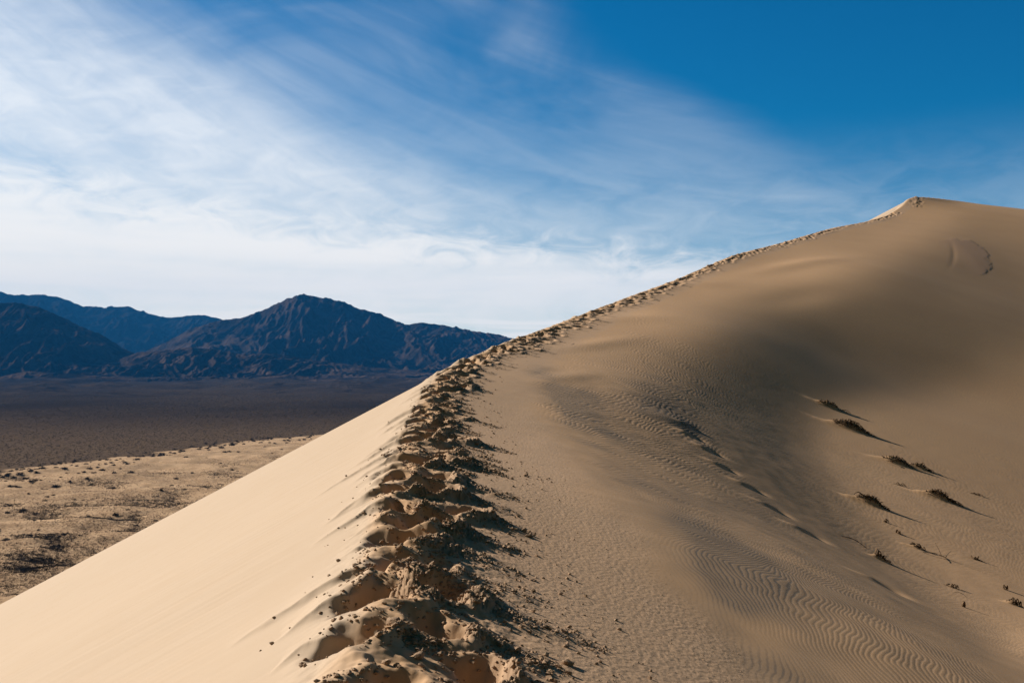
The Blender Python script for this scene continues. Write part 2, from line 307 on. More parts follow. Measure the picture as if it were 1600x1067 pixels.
#ENDSC
_SD = np.array([-9, 0, 1, 2, 3, 4, 5, 6, 7.5, 9, 11, 13, 30.]); _DD = np.array([-1, 0, .17, .36, .62, .95, 1.35, 1.8, 2.6, 3.5, 4.6, 5.2, 6.0])
def windward(x, y):
    yy = np.maximum(y, 3.0)
    q = wind_q(800 + F * x / yy, yy)
    a = q * yy
    near = crest_z(y) - np.interp(np.clip((x - crest_x(y)), -9, 30), _SD, _DD)
    w = sstep(3.2, 5.2, y)
    return a * w + near * (1 - w)
# slip face: the surface of repose hanging from the crest line
_ci = np.unique(np.concatenate([np.arange(0, 172, 8), np.linspace(172, len(CY) - 1, 190).astype(int)]))
def slip(x, y):
    out = np.full(x.shape, -1e9)
    for i in _ci:
        r = np.hypot(x - CX[i], y - CY[i])
        np.maximum(out, CZ[i] - 0.525 * r, out=out)
    return out

# ------------------------------------------------------------------ footprints along the crest
rng = np.random.default_rng(11)
FEET = []   # t, s, strength, right?, size
t = 1.2; k = 0
while t < 262:
    yy = np.interp(t, ARC, CY)
    far = sstep(14, 60, t)
    st = 1.0
    if 196 < t < 236: st = 0.35
    pitch = 0.40 + .34 * float(sstep(18, 60, t))
    if k % 2 == 0:
        s = rng.normal(0.05, .09 + .0016 * min(t, 120))
    else:
        s = rng.normal(0.40, .11 + .0016 * min(t, 120)) + .50 * float(sstep(22, 60, t))
    FEET.append((t + rng.normal(0, .05), s, st * rng.uniform(.5, 1.25), k % 2, rng.uniform(.75, 1.25)))
    if rng.random() < .3: FEET.append((t + rng.normal(0, .2), rng.uniform(-.05, .75), st * rng.uniform(.4, .7), 1, rng.uniform(.7, .95)))
    t += pitch * rng.uniform(.88, 1.14); k += 1
FEET = np.array(FEET)

def trail(x, y, t, s):
    """height change and roughness mask (far pits: painted shade) of the trodden crest (only evaluate near it)"""
    h = np.zeros(x.shape); rough = np.zeros(x.shape)
    order = np.argsort(t); ts = t[order]
    ss = s[order]; hs_ = np.zeros(x.shape); ro = np.zeros(x.shape); fan_acc = np.zeros(x.shape); lob = np.zeros(x.shape)
    xo = x[order]; yo = y[order]
    wob = perlin(xo * 2.3, yo * 2.3, 5) * .11 + perlin(xo * 6.5, yo * 6.5, 6) * .045; wob2 = perlin(xo * 2.3, yo * 2.3, 8) * .11 + perlin(xo * 6.5, yo * 6.5, 9) * .045
    for (t0, s0, st, right, sz) in FEET:
        a0 = np.searchsorted(ts, t0 - 1.3); a1 = np.searchsorted(ts, t0 + 1.0)
        if a1 <= a0: continue
        a = ts[a0:a1] - t0 + wob[a0:a1]; b = ss[a0:a1] - s0 + wob2[a0:a1]
        fr_ = sstep(20, 50, t0); deep = 1 + 1.0 * fr_; sz = sz * (1 + .75 * fr_)
        r = np.sqrt((a / (.21 * sz)) ** 2 + (b / (.165 * sz)) ** 2)
        pit = -0.135 * deep * sz * st * np.exp(-r ** 3)
        rim = 0.05 * deep * st * np.exp(-((r - 1.5) / .42) ** 2) * (1 - .6 * sstep(20, 45, t0)) * (0.6 + .6 * np.tanh(b * 7))
        hs_[a0:a1] += pit + rim
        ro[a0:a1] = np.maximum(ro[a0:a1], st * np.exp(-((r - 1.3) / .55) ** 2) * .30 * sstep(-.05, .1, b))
        ro[a0:a1] = np.maximum(ro[a0:a1], fr_ * st * 1.1 * np.exp(-(r / .95) ** 4))  # far pits: their shade painted in through the dark colour mask
        # rubble fan sliding down the windward side, a little towards the walker
        ang = 0.20 + 0.22 * (right - .5) ; ca, sa = math.cos(ang), math.sin(ang)
        p = b * ca - a * sa; w = b * sa + a * ca
        L = (.68 if right else .42) * sz * (0.75 + .5 * ((t0 * 7.3) % 1))
        fm = sstep(.05, .24, p) * np.clip(1 - p / L, 0, 1) ** .55
        width = (.31 if right else .19) * sz * (1.0 - .5 * np.clip(p / L, 0, 1))
        fan = fm * np.exp(-np.abs(w / width) ** 2.4) * st
        fan_acc[a0:a1] = np.maximum(fan_acc[a0:a1], fan)
        if not right:      # tongue of sand pushed over the slip face
            q = -b - .02; LL = .72 * sz * (0.6 + .8 * ((t0 * 3.7) % 1))
            wv = a + .30 * q * q - .12
            saw = np.where(wv > 0, np.exp(-wv / .30), np.exp(wv / .055))
            lm = sstep(-.08, .12, q) * np.clip(1 - q / LL, 0, 1) ** 1.1
            lob[a0:a1] = np.maximum(lob[a0:a1], .13 * st * sz * lm * saw)
    hs_ += fan_acc * .060 + lob
    ro = np.clip(ro + sstep(.15, .6, fan_acc) * 1.0, 0, 1)
    n1 = fbm(xo * 5, yo * 5, 21, 3, .55); n2 = fbm(xo * 17, yo * 17, 25, 2, .5)
    blk = cells(xo * 15 + n1 * .6, yo * 15, 31); blk2 = cells(xo * 31, yo * 31, 33)
    band = np.exp(-((ss - .30) / .62) ** 4)
    hs_ += band * .016 * n1 * sstep(0, 3, ts)
    hs_ += ro * (.006 * n2 + .022 * (blk - .35) * sstep(.45, .95, ro) + .013 * (blk2 - .3) * sstep(.3, .7, ro))
    h[order] = hs_; rough[order] = ro
    return h, rough

BUMPS = []      # (u, d, du, dlnd, height, skew) soft spurs and hollows on the windward slope
def surf(x, y, detail=True):
    """dune height; returns z and the masks for the material"""
    x = np.asarray(x, float); y = np.asarray(y, float)
    side = np.where(y > 340, -50., x - crest_x(y))
    z = np.full(x.shape, -1e9)
    R = side > -1.2; L = side < 1.2
    zr = np.full(x.shape, 1e9); zl = np.full(x.shape, 1e9)
    t, s = crest_ts(x, y)
    if R.any():
        zz = windward(x[R], y[R])
        yc = np.interp(t[R], ARC, CY)
        # pin to the crest
        cxp = np.interp(yc, CY, CX)
        zr[R] = zz
    if L.any(): zl[L] = slip(x[L], y[L])
    # pin the windward sheet to the crest line
    yq = np.linspace(1.5, 340, 1500)
    global _PIN
    if _PIN is None:
        yq = np.exp(np.linspace(math.log(1.5), math.log(344), 1500))
        _PIN = (yq, crest_z(yq) - windward(crest_x(yq), yq))
    yc = np.interp(t, ARC, CY)
    corr = np.interp(yc, _PIN[0], _PIN[1]) * np.exp(-(s / (1.0 + .10 * np.abs(yc))) ** 2)
    zr = zr + corr
    zc_ = np.interp(yc, CY, CZ)
    mt = np.clip(np.interp(yc, CY, _DZT), -.45, .45); lin = zc_ + s * np.sqrt(.525 ** 2 - mt ** 2)
    wn = sstep(1.6, .7, np.abs(s)); zl = np.where((L & (side <= 0)), zl * (1 - wn) + lin * wn, zl)
    zle = np.where(side > 0, lin, zl); kk = .045
    with np.errstate(over='ignore', invalid='ignore'):
        dlt = np.clip((zr - zle) / kk, -40, 40); zs = zr - kk * np.log1p(np.exp(dlt))
    z = np.where(np.abs(side) < 1.0, zs, np.where(side > 0, zr, zl))
    q = 800 + F * x / np.maximum(y, 2.)
    ld = np.log(np.maximum(y, 2.))
    rs = sstep(0.3, 2.0, s)
    for (bu, bd, wu, wl, hgt, ang) in BUMPS:
        du = (q - bu) / 100.; dl = (ld - math.log(bd)) * 3.0
        ca, sa = math.cos(ang), math.sin(ang)
        p = du * ca + dl * sa; w = -du * sa + dl * ca
        z = z + rs * hgt * np.exp(-(p / wu) ** 2 - (w / wl) ** 2)
    masks = {}
    if detail:
        tr = (np.abs(s) < 2.4) & (t > -1) & (t < 268)
        rough = np.zeros(x.shape)
        if tr.any():
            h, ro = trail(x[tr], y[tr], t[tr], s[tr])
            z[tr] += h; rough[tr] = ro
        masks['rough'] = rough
        z, masks2 = surface_detail(x, y, z, t, s, q, rough)
        masks.update(masks2)
    return z, masks
_PIN = None

def blob(q, ld, u, d, wu, wl):
    return np.exp(-(((q - u) / wu) ** 2) - (((ld - math.log(d)) / wl) ** 2))
MINERAL = []
MOUNDS = []     # filled below: (x, y, length, width, height) sand shadows behind the bowl's plants
SIDE_TRACK = [(1078, 666), (1081, 681), (1109, 704), (1130, 729), (1172, 761), (1208, 794), (1262, 832), (1381, 914)]
_ST = []
def surface_detail(x, y, z, t, s, q, rough):
    ld = np.log(np.maximum(y, 2.))
    m = {}
    right = s > 0
    # --- ripples
    wx = fbm(x * .22, y * .16, 41, 3, .5); wy = perlin(x * .9, y * .8, 47)
    g1 = np.log1p(np.exp(np.clip((y - 11) * .4, -30, 30))) / .4; g1 = np.where(y > 80, y - 11, g1)
    g2 = np.log1p(np.exp(np.clip((y - 38) * .2, -30, 30))) / .2; g1 = g1 - np.where(y > 150, y - 38, g2)
    wz = fbm(x * .55, y * .42, 44, 3, .55)
    base = x * .84 + wx * .50 + wz * .16 - .52 * g1
    jag = perlin(x * 3.1, y * 2.6, 49) * 1.5 + perlin(x * 7, y * 6, 50) * .8 + perlin(x * 15, y * 11, 51) * .4
    ph1 = base / .046 * 2 * np.pi; ph2 = base / .118 * 2 * np.pi
    def _rp(ph_): return np.sin(ph_ + jag) + .28 * np.sin(2 * (ph_ + jag) + .9)
    fb = sstep(11, 24, y + 3 * wx)
    rip = _rp(ph1) * (1 - fb) + _rp(ph2) * fb
    zone = sstep(2.1, 4.2, s + .6 * wx) * (1 - sstep(10.2, 12.4, s + wx * .5) * (y < 36) * 1.0)
    zone2 = sstep(1.5, 5, s) * sstep(18, 30, y)
    zone = np.maximum(zone, zone2)
    vv = HV - F * z / np.maximum(y, 2.)
    vs = np.interp(q, [1000, 1180, 1250, 1310, 1380, 1450, 1520, 1600], [560, 725, 800, 862, 918, 965, 1010, 1062])
    lee = np.exp(-((vv - vs) / 30.) ** 4) * sstep(1050, 1180, q)
    zone = zone * (1 - .92 * lee)
    patch = sstep(-.55, .35, fbm(x * .12 + 3, y * .09, 61, 3, .55) + .25)
    fade = 1 - .75 * sstep(60, 110, y)
    amp = (.00072 + .0023 * fb - .0026 * fb * sstep(1020, 1190, q) + .0006 * sstep(1280, 1400, q) * fb) * zone * (0.60 + .40 * patch) * fade
    z = z + np.where(right, rip * amp * (1 + .004 * y), 0)
    # broad softness
    z = z + np.where(right, rs_(s) * (1 - .8 * sstep(25, 55, y)) * (.02 * fbm(x * .25, y * .2, 71, 2, .4) + .006 * fbm(x * 1.3, y * 1.1, 72, 2, .5) * (y < 60)), 0)
    # dark heavy mineral in the troughs
    mn = fbm(x * .35, y * .22, 83, 4, .55)
    band = np.exp(-((s - (5.0 + .06 * (y - 8))) / 1.6) ** 2) * sstep(6, 9, y) * (1 - sstep(40, 60, y))
    band2 = 0
    for (mu, md, mw, ml, ms) in MINERAL: band2 = band2 + 1.7 * ms * blob(q, ld, mu, md, mw, ml)
    min_mask = np.clip(sstep(.0, .55, mn + .1) * band * .5 + band2 * (.75 + 1.1 * mn), 0, 1) * right
    m['mineral'] = np.clip(min_mask * (0.50 + .60 * sstep(.15, -.9, rip)), 0, 1)
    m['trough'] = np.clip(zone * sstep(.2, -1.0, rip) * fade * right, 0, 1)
    # granular strip beside the trail
    m['grit'] = np.clip(sstep(.2, .8, s) * (1 - sstep(2.2, 3.0, s + .35 * perlin(x * .8, y * .5, 91))), 0, 1)
    z = z + np.where(right & (y < 25), m['grit'] * .0022 * fbm(x * 22, y * 22, 95, 2, .6), 0)
    # grain-flow flutes down the slip face
    lf = (s < 0) * sstep(0.0, -1.5, s)
    fl = perlin(t * 1.9 + s * .10, s * .10, 101) * .5 + perlin(t * 5.1 + s * .22, s * .13, 103) * .22
    z = z + lf * fl * .012 * sstep(-12, -2, s) * (1 - sstep(25, 45, t))
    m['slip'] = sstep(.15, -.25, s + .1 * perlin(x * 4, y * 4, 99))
    m['flow'] = lf * np.clip(.5 + fl, 0, 1)
    # mounds of sand behind plants
    for (mx, my, ln, wd, hg, ang) in MOUNDS:
        dx = x - mx; dy = y - my; nearm = (np.abs(dx) < ln * 3) & (np.abs(dy) < ln * 3)
        if not nearm.any(): continue
        dx = dx[nearm]; dy = dy[nearm]
        ca, sa = math.cos(ang), math.sin(ang); p = dx * ca + dy * sa; w = -dx * sa + dy * ca
        p = p + .15 * perlin(dx * 2 + mx, dy * 2, 111)
        prof = np.where(p < 0, np.exp(-(p / ln) ** 2), np.exp(-(p / (ln * .6)) ** 2))
        z[nearm] += hg * prof * np.exp(-np.abs(w / wd) ** 1.5)
    for (mx, my) in _ST:
        dx = x - mx; dy = y - my; nearm = (np.abs(dx) < 1.6) & (np.abs(dy) < 1.6)
        if nearm.any():
            dx = dx[nearm]; dy = dy[nearm]
            z[nearm] += -.06 * np.exp(-((dx - .15) / .22) ** 2 - (dy / .3) ** 2) + .05 * np.exp(-((dx + .18) / .30) ** 2 - (dy / .22) ** 2)
    # collapsed crust on the high slope
    cxs = (q - 1505) / 42.; cys = (ld - math.log(168)) / .16
    rr = np.hypot(cxs, cys) + .13 * fbm(cxs * 2, cys * 2, 121, 4, .6)
    scar = (1 - sstep(.90, 1.06, rr)) * sstep(-.9, .3, cxs + cys * .6 + .5)
    arc = sstep(-.35, .35, cxs * .75 + cys * .66)
    scar = scar * (.35 + .65 * arc)
    z = z + scar * .035 * arc - .03 * np.exp(-(((cxs + .35 + .25 * cys ** 2) / .10) ** 2 + (cys / .6) ** 2))
    m['scar'] = scar
    # faint tracks crossing on the summit
    sm = np.exp(-((q - 1432) / 9.) ** 2) * (y > 250) * (y < 264)
    z = z + sm * .20 * fbm(x * .8, y * .8, 131, 3, .6)
    m['rough'] = np.maximum(rough, sm * sstep(.0, .3, perlin(x * .9, y * .9, 133)))
    return z, m
def rs_(s): return sstep(.8, 3.0, s)

def ground_z(x, y, detail=False):
    z, _ = surf(np.atleast_1d(x).astype(float), np.atleast_1d(y).astype(float), detail)
    return z
def hit(u, v, d0=6.0, d1=300.0):
    """where the sight line through a surveyed direction meets the dune"""
    d = np.exp(np.linspace(math.log(d0), math.log(d1), 700)); x = (u - 800) / F * d
    z = ground_z(x, d); r = (HV - v) / F * d
    i = np.nonzero(z >= r)[0]
    if len(i) == 0: return None
    i = i[0]; i0 = max(i - 1, 0)
    a = r[i0] - z[i0]; b = z[i] - r[i]; f = a / (a + b) if a + b > 0 else 0
    dd_ = d[i0] + (d[i] - d[i0]) * f
    return (u - 800) / F * dd_, dd_, (HV - v) / F * dd_

# ------------------------------------------------------------------ mesh helpers
def link(o, parent=None):
    COL.objects.link(o)
    if parent: o.parent = parent
    return o
def grid_mesh(name, X, Y, Z, mat, attrs=None, smooth=True):
    nr, nc = X.shape; n = nr * nc
    me = bpy.data.meshes.new(name); me.vertices.add(n)
    co = np.empty((n, 3), np.float32); co[:, 0] = X.ravel(); co[:, 1] = Y.ravel(); co[:, 2] = Z.ravel()
    me.vertices.foreach_set('co', co.ravel())
    idx = np.arange(n, dtype=np.int32).reshape(nr, nc)
    quads = np.stack([idx[:-1, :-1], idx[:-1, 1:], idx[1:, 1:], idx[1:, :-1]], -1).reshape(-1, 4)
    nf = len(quads); me.loops.add(nf * 4); me.polygons.add(nf)
    me.loops.foreach_set('vertex_index', quads.ravel())
    me.polygons.foreach_set('loop_start', np.arange(0, nf * 4, 4, dtype=np.int32))
    me.polygons.foreach_set('loop_total', np.full(nf, 4, np.int32))
    me.polygons.foreach_set('use_smooth', np.full(nf, smooth))
    me.update(calc_edges=True)
    for k_, a in (attrs or {}).items():
        at = me.attributes.new(k_, 'FLOAT', 'POINT'); at.data.foreach_set('value', np.asarray(a, np.float32).ravel())
    me.materials.append(mat)
    return me
def tri_mesh(name, co, faces, mat, smooth=False, attrs=None):
    co = np.asarray(co, np.float32); faces = np.asarray(faces, np.int32)
    me = bpy.data.meshes.new(name); me.vertices.add(len(co)); me.vertices.foreach_set('co', co.ravel())
    nf = len(faces); k_ = faces.shape[1]; me.loops.add(nf * k_); me.polygons.add(nf)
    me.loops.foreach_set('vertex_index', faces.ravel())
    me.polygons.foreach_set('loop_start', np.arange(0, nf * k_, k_, dtype=np.int32))
    me.polygons.foreach_set('loop_total', np.full(nf, k_, np.int32))
    me.polygons.foreach_set('use_smooth', np.full(nf, smooth))
    me.update(calc_edges=True); me.materials.append(mat)
    for kk, a in (attrs or {}).items():
        at = me.attributes.new(kk, 'FLOAT', 'POINT'); at.data.foreach_set('value', np.asarray(a, np.float32).ravel())
    return me
def obj(name, me, parent=None, label=None, cat=None, group=None, kind=None):
    o = bpy.data.objects.new(name, me); link(o, parent)
    if label: o['label'] = label
    if cat: o['category'] = cat
    if group: o['group'] = group
    if kind: o['kind'] = kind
    return o

# ------------------------------------------------------------------ materials
def new_mat(name):
    m = bpy.data.materials.new(name); m.use_nodes = True; m.node_tree.nodes.clear(); n = NT(m.node_tree)
    b = n.node('ShaderNodeBsdfPrincipled'); o = n.node('ShaderNodeOutputMaterial'); n.link(b.outputs[0], o.inputs['Surface'])
    b.inputs['Roughness'].default_value = .9; b.inputs['Specular IOR Level'].default_value = .15
    return m, n, b
SAND = (0.53, 0.322, 0.174)
def mat_sand():
    m, n, b = new_mat('dune_sand')
    geo = n.node('ShaderNodeNewGeometry'); P = geo.outputs['Position']
    rough = n.attr('rough'); mineral = n.attr('mineral'); trough = n.attr('trough'); grit = n.attr('grit'); scar = n.attr('scar')
    big = n.noise(P, .10, 4, .5); mid = n.noise(P, 1.6, 4, .6); fine = n.noise(P, 60, 3, .7); grain = n.noise(P, 420, 2, .7)
    c = n.mix(n.ramp(big, .3, .7), SAND, (0.50, 0.298, 0.160))
    c = n.mix(n.attr('slip'), c, (.462, .350, .258))  # sunlit slip face: bright light's paler look put into the colour
    c = n.mix(n.math('MULTIPLY', n.ramp(mid, .35, .75), .2), c, (0.42, .29, .185))
    c = n.mix(n.math('MULTIPLY', grit, .45), c, (0.45, .305, .21))
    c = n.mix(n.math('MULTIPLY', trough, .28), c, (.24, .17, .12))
    c = n.mix(n.math('MULTIPLY', mineral, .85), c, (.075, .070, .066))
    c = n.mix(n.math('MULTIPLY', rough, .6), c, (.22, .145, .095))  # damp rubble tone; in the far pits, painted shade
    c = n.mix(n.math('MULTIPLY', scar, .6), c, (.37, .22, .15))
    sp = n.math('MULTIPLY', n.ramp(n.noise(P, 130, 2, .6), .62, .74), n.math('ADD', n.math('MULTIPLY', grit, .55), .10))
    c = n.mix(sp, c, (.14, .095, .07))
    c = n.mix(n.ramp(grain, .2, .8, .0, .20), c, (.62, .48, .36))
    n.link(c, b.inputs['Base Color'])
    hgt = n.math('ADD', n.math('MULTIPLY', fine, .55), n.math('MULTIPLY', grain, .18))
    hgt = n.math('ADD', hgt, n.math('MULTIPLY', n.noise(P, 18, 3, .6), .6))
    bp = n.node('ShaderNodeBump'); bp.inputs['Distance'].default_value = .006
    n.put(bp.inputs['Strength'], n.math('ADD', n.math('MULTIPLY', n.math('MAXIMUM', rough, grit), .55), .16))
    n.link(hgt, bp.inputs['Height']); n.link(bp.outputs[0], b.inputs['Normal'])
    return m
def mat_clod():
    m, n, b = new_mat('damp_sand_clod')
    geo = n.node('ShaderNodeNewGeometry'); P = geo.outputs['Position']
    c = n.mix(n.ramp(n.noise(P, 9, 4, .6), .3, .7), (.40, .27, .175), (.29, .19, .125))
    c = n.mix(n.ramp(n.noise(P, 160, 3, .7), .4, .75, 0, .5), c, (.20, .135, .09))
    n.link(c, b.inputs['Base Color'])
    bp = n.node('ShaderNodeBump'); bp.inputs['Distance'].default_value = .008; bp.inputs['Strength'].default_value = .7
    n.link(n.noise(P, 70, 4, .65), bp.inputs['Height']); n.link(bp.outputs[0], b.inputs['Normal'])
    return m
def mat_plain(name, c1, c2, scale=8):
    m, n, b = new_mat(name)
    geo = n.node('ShaderNodeNewGeometry')
    n.link(n.mix(n.ramp(n.noise(geo.outputs['Position'], scale, 3, .6), .3, .7), c1, c2), b.inputs['Base Color'])
    return m
def mat_valley():
    m, n, b = new_mat('valley_ground'); b.inputs['Specular IOR Level'].default_value = 0; b.inputs['Roughness'].default_value = 1
    geo = n.node('ShaderNodeNewGeometry'); P = geo.outputs['Position']
    sand = n.attr('sand'); sx = n.node('ShaderNodeSeparateXYZ'); n.link(P, sx.inputs[0])
    n1 = n.noise(P, .02, 6, .6); n2 = n.noise(P, .12, 6, .65); n3 = n.noise(P, .6, 4, .65)
    sc = n.mix(n.ramp(n2, .35, .7), (.54, .375, .245), (.43, .285, .18))
    grass = n.math('MULTIPLY', n.ramp(n3, .45, .62), n.ramp(n.attr('veg'), .2, .8))
    sc = n.mix(n.math('MULTIPLY', grass, .75), sc, (.20, .132, .085))
    far1 = n.noise(n.vec(n.math('MULTIPLY', sx.outputs[0], .0016), n.math('MULTIPLY', sx.outputs[1], .0009)), 1.0, 6, .6)
    pc = n.mix(n.ramp(far1, .35, .65), (.034, .025, .021), (.098, .069, .048))  # dark base tones stand in for cloud shadow on the plain
    pc = n.mix(n.ramp(n.noise(P, .15, 4, .7), .38, .58), pc, (.026, .021, .019))
    pc = n.mix(n.ramp(n.noise(n.vec(n.math('MULTIPLY', sx.outputs[0], .004), n.math('MULTIPLY', sx.outputs[1], .0012), 4.), 1.0, 4, .6), .64, .76, 0, .5), pc, (.08, .056, .042))
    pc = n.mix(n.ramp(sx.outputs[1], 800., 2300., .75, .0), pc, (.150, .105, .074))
    n.link(n.mix(sand, pc, sc), b.inputs['Base Color'])
    return m
def mat_mountain(name, c1, c2, c3, sc=.004):
    m, n, b = new_mat(name); b.inputs['Specular IOR Level'].default_value = 0; b.inputs['Roughness'].default_value = 1
    geo = n.node('ShaderNodeNewGeometry'); P = geo.outputs['Position']
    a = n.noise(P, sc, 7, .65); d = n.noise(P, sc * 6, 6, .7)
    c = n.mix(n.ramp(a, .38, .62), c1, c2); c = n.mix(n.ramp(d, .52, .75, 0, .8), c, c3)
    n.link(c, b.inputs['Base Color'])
    bp = n.node('ShaderNodeBump'); bp.inputs['Distance'].default_value = 25; bp.inputs['Strength'].default_value = .6
    n.link(d, bp.inputs['Height']); n.link(bp.outputs[0], b.inputs['Normal'])
    return m
M_SAND = mat_sand(); M_CLOD = mat_clod(); M_VAL = mat_valley()

# ------------------------------------------------------------------ place the plants of the bowl (they shape the ground)
PLANTS = [ # u, v (foot of the clump), size m, spread, label, name
 (1300, 637, 1.9, .35, 'small flat dark plant tuft, farthest back of the clumps in the sandy bowl', 'dune_plant'),
 (1332, 672, 2.7, .60, 'dark plant hummock with a long tapering shadow, second farthest back in the sandy bowl', 'dune_plant'),
 (1403, 725, 2.2, .50, 'left and larger of two dark clumps joined by a sand ridge midway down the bowl', 'dune_plant'),
 (1440, 733, 1.5, .38, 'thinner right half of the pair of dark clumps midway down the bowl', 'dune_plant'),
 (1362, 789, 2.3, .62, 'big dark arched plant hummock left of centre in the bowl with bare sand inside', 'dune_plant'),
 (1472, 782, 2.5, .62, 'big ragged plant hummock at the right of the bowl with the longest pointed shadow', 'dune_plant'),
 (1520, 771, .9, .16, 'thin faint tuft on the sand above right of the big ragged hummock', 'dune_plant'),
 (1404, 758, .8, .12, 'tiny low sprig between the paired clumps and the big hummocks', 'dune_plant'),
 (1433, 856, 1.15, .30, 'tangled brown grass clump just above the forked driftwood', 'dune_plant'),
 (1378, 875, 1.2, .36, 'dark narrow plant hummock nearest the shaded valley of the bowl', 'dune_plant'),
 (1526, 874, .85, .24, 'small wiry clump right of the forked driftwood', 'dune_plant'),
 (1488, 917, 1.25, .28, 'long wiry grass tangle with loose runners low in the bowl', 'dune_plant'),
 (1584, 944, 1.1, .32, 'dark hummock cut by the right edge of the photo, lowest in the bowl', 'dune_plant'),
 (1405, 833, .6, .12, 'wispy tuft on the rippled sand above the tangled grass clump', 'dune_plant'),
 (1570, 921, .5, .07, 'single thin dark runner lying on sand near the right edge', 'dune_plant'),
 (1505, 948, .4, .07, 'tiny curled twig tuft below the long wiry tangle', 'dune_plant'),
 (1383, 815, .5, .06, 'tiny twig tuft on sand right below the big arched hummock', 'dune_plant'),
]
PL = []
_B2 = []
for (u, v, sz, hg, lab, nm) in PLANTS:
    p = hit(u, v, 8, 200)
    if p is None: continue
    k_ = p[1] / F
    sz = sz * 21 * k_; hg = min(.6, hg * 30 * k_)             # measured across the frame, turned into metres
    PL.append((p, sz, hg, lab, nm))
    if hg > .12: MOUNDS.append((p[0] - sz * .05, p[1] + .03 * sz, sz * .62, sz * .17, hg * .72, -.30))
for (u1, v1, u2, v2, h_, wl_) in [(905, 497, 1045, 497, .11, .12), (1050, 441, 1160, 444, .11, .11), (1165, 428, 1330, 404, .17, .13), (845, 592, 930, 588, .06, .11), (860, 545, 1010, 528, .07, .11), (1000, 640, 1090, 672, .05, .09), (1180, 470, 1320, 455, -.10, .15)]:
    a_ = hit(u1, v1, 8, 280); b_ = hit(u2, v2, 8, 280)
    if a_ and b_:
        du_ = (u2 - u1) / 100.; dl_ = (math.log(b_[1]) - math.log(a_[1])) * 3.0
        _B2.append(((u1 + u2) / 2, math.sqrt(a_[1] * b_[1]), math.hypot(du_, dl_) * .42, wl_, h_, math.atan2(dl_, du_)))
BUMPS.extend(_B2)
for (u, v, w_, l_, st_) in [(880, 612, 40, .10, .5), (905, 650, 45, .16, .9), (935, 688, 40, .12, .8), (1000, 760, 60, .12, .5), (1085, 815, 60, .14, .45), (1140, 885, 60, .15, .8), (1175, 950, 60, .18, 1.0), (1240, 1030, 70, .14, .8), (1060, 655, 50, .14, .7), (850, 585, 25, .12, .4)]:
    p = hit(u, v, 5, 150)
    if p: MINERAL.append((u, p[1], w_, l_, st_))
for u, v in SIDE_TRACK:
    p = hit(u, v, 8, 120)
    if p: _ST.append((p[0], p[1]))

# ------------------------------------------------------------------ the dune
def build_dune():
    U = np.concatenate([np.linspace(-1300, -80, 45, endpoint=False), np.arange(-80, 430, 2.6), np.arange(430, 900, .85),
                        np.arange(900, 1680, 1.35), np.linspace(1680, 2900, 60)])
    lnd = np.concatenate([np.arange(math.log(2.5), math.log(4.0), .012), np.arange(math.log(4.0), math.log(15), .0021), np.arange(math.log(15), math.log(70), .0027),
                          np.arange(math.log(70), math.log(300), .0034), np.linspace(math.log(300), math.log(800), 36)])
    Dm = np.exp(lnd)
    D, UU = np.meshgrid(Dm, U, indexing='ij'); X = (UU - 800) / F * D
    sh = X.shape
    z, m = surf(X.ravel(), D.ravel())
    Z = z.reshape(sh)
    Z = np.maximum(Z, -130)
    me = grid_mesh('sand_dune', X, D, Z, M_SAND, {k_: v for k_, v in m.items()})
    print('dune verts', len(me.vertices))
    o = obj('sand_dune', me, kind='structure')
    # the part of the same dune behind and beneath the photographer
    xs = np.concatenate([-np.exp(np.linspace(math.log(60), math.log(3), 40)), np.arange(-2.9, 6, .06), np.exp(np.linspace(math.log(6), math.log(40), 40))])
    ys = np.concatenate([np.linspace(-30, -4, 30, endpoint=False), np.arange(-4, 2.54, .06)])
    Y2, X2 = np.meshgrid(ys, xs, indexing='ij')
    z, m = surf(X2.ravel(), Y2.ravel())
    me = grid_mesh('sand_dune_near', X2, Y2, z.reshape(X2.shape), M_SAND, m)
    o2 = obj('sand_dune', me, kind='structure')
    return o
build_dune()

# ------------------------------------------------------------------ valley floor
VZ = -90.0
EDGE_U = np.array([-900, -300, 0, 60, 130, 240, 300, 400, 520, 700, 1200]); EDGE_V = np.array([800, 762, 738, 729, 722, 711, 701, 689, 679, 664, 630])
def edge_d(u):
    return VZ / ((HV - np.interp(u, EDGE_U, EDGE_V)) / F)
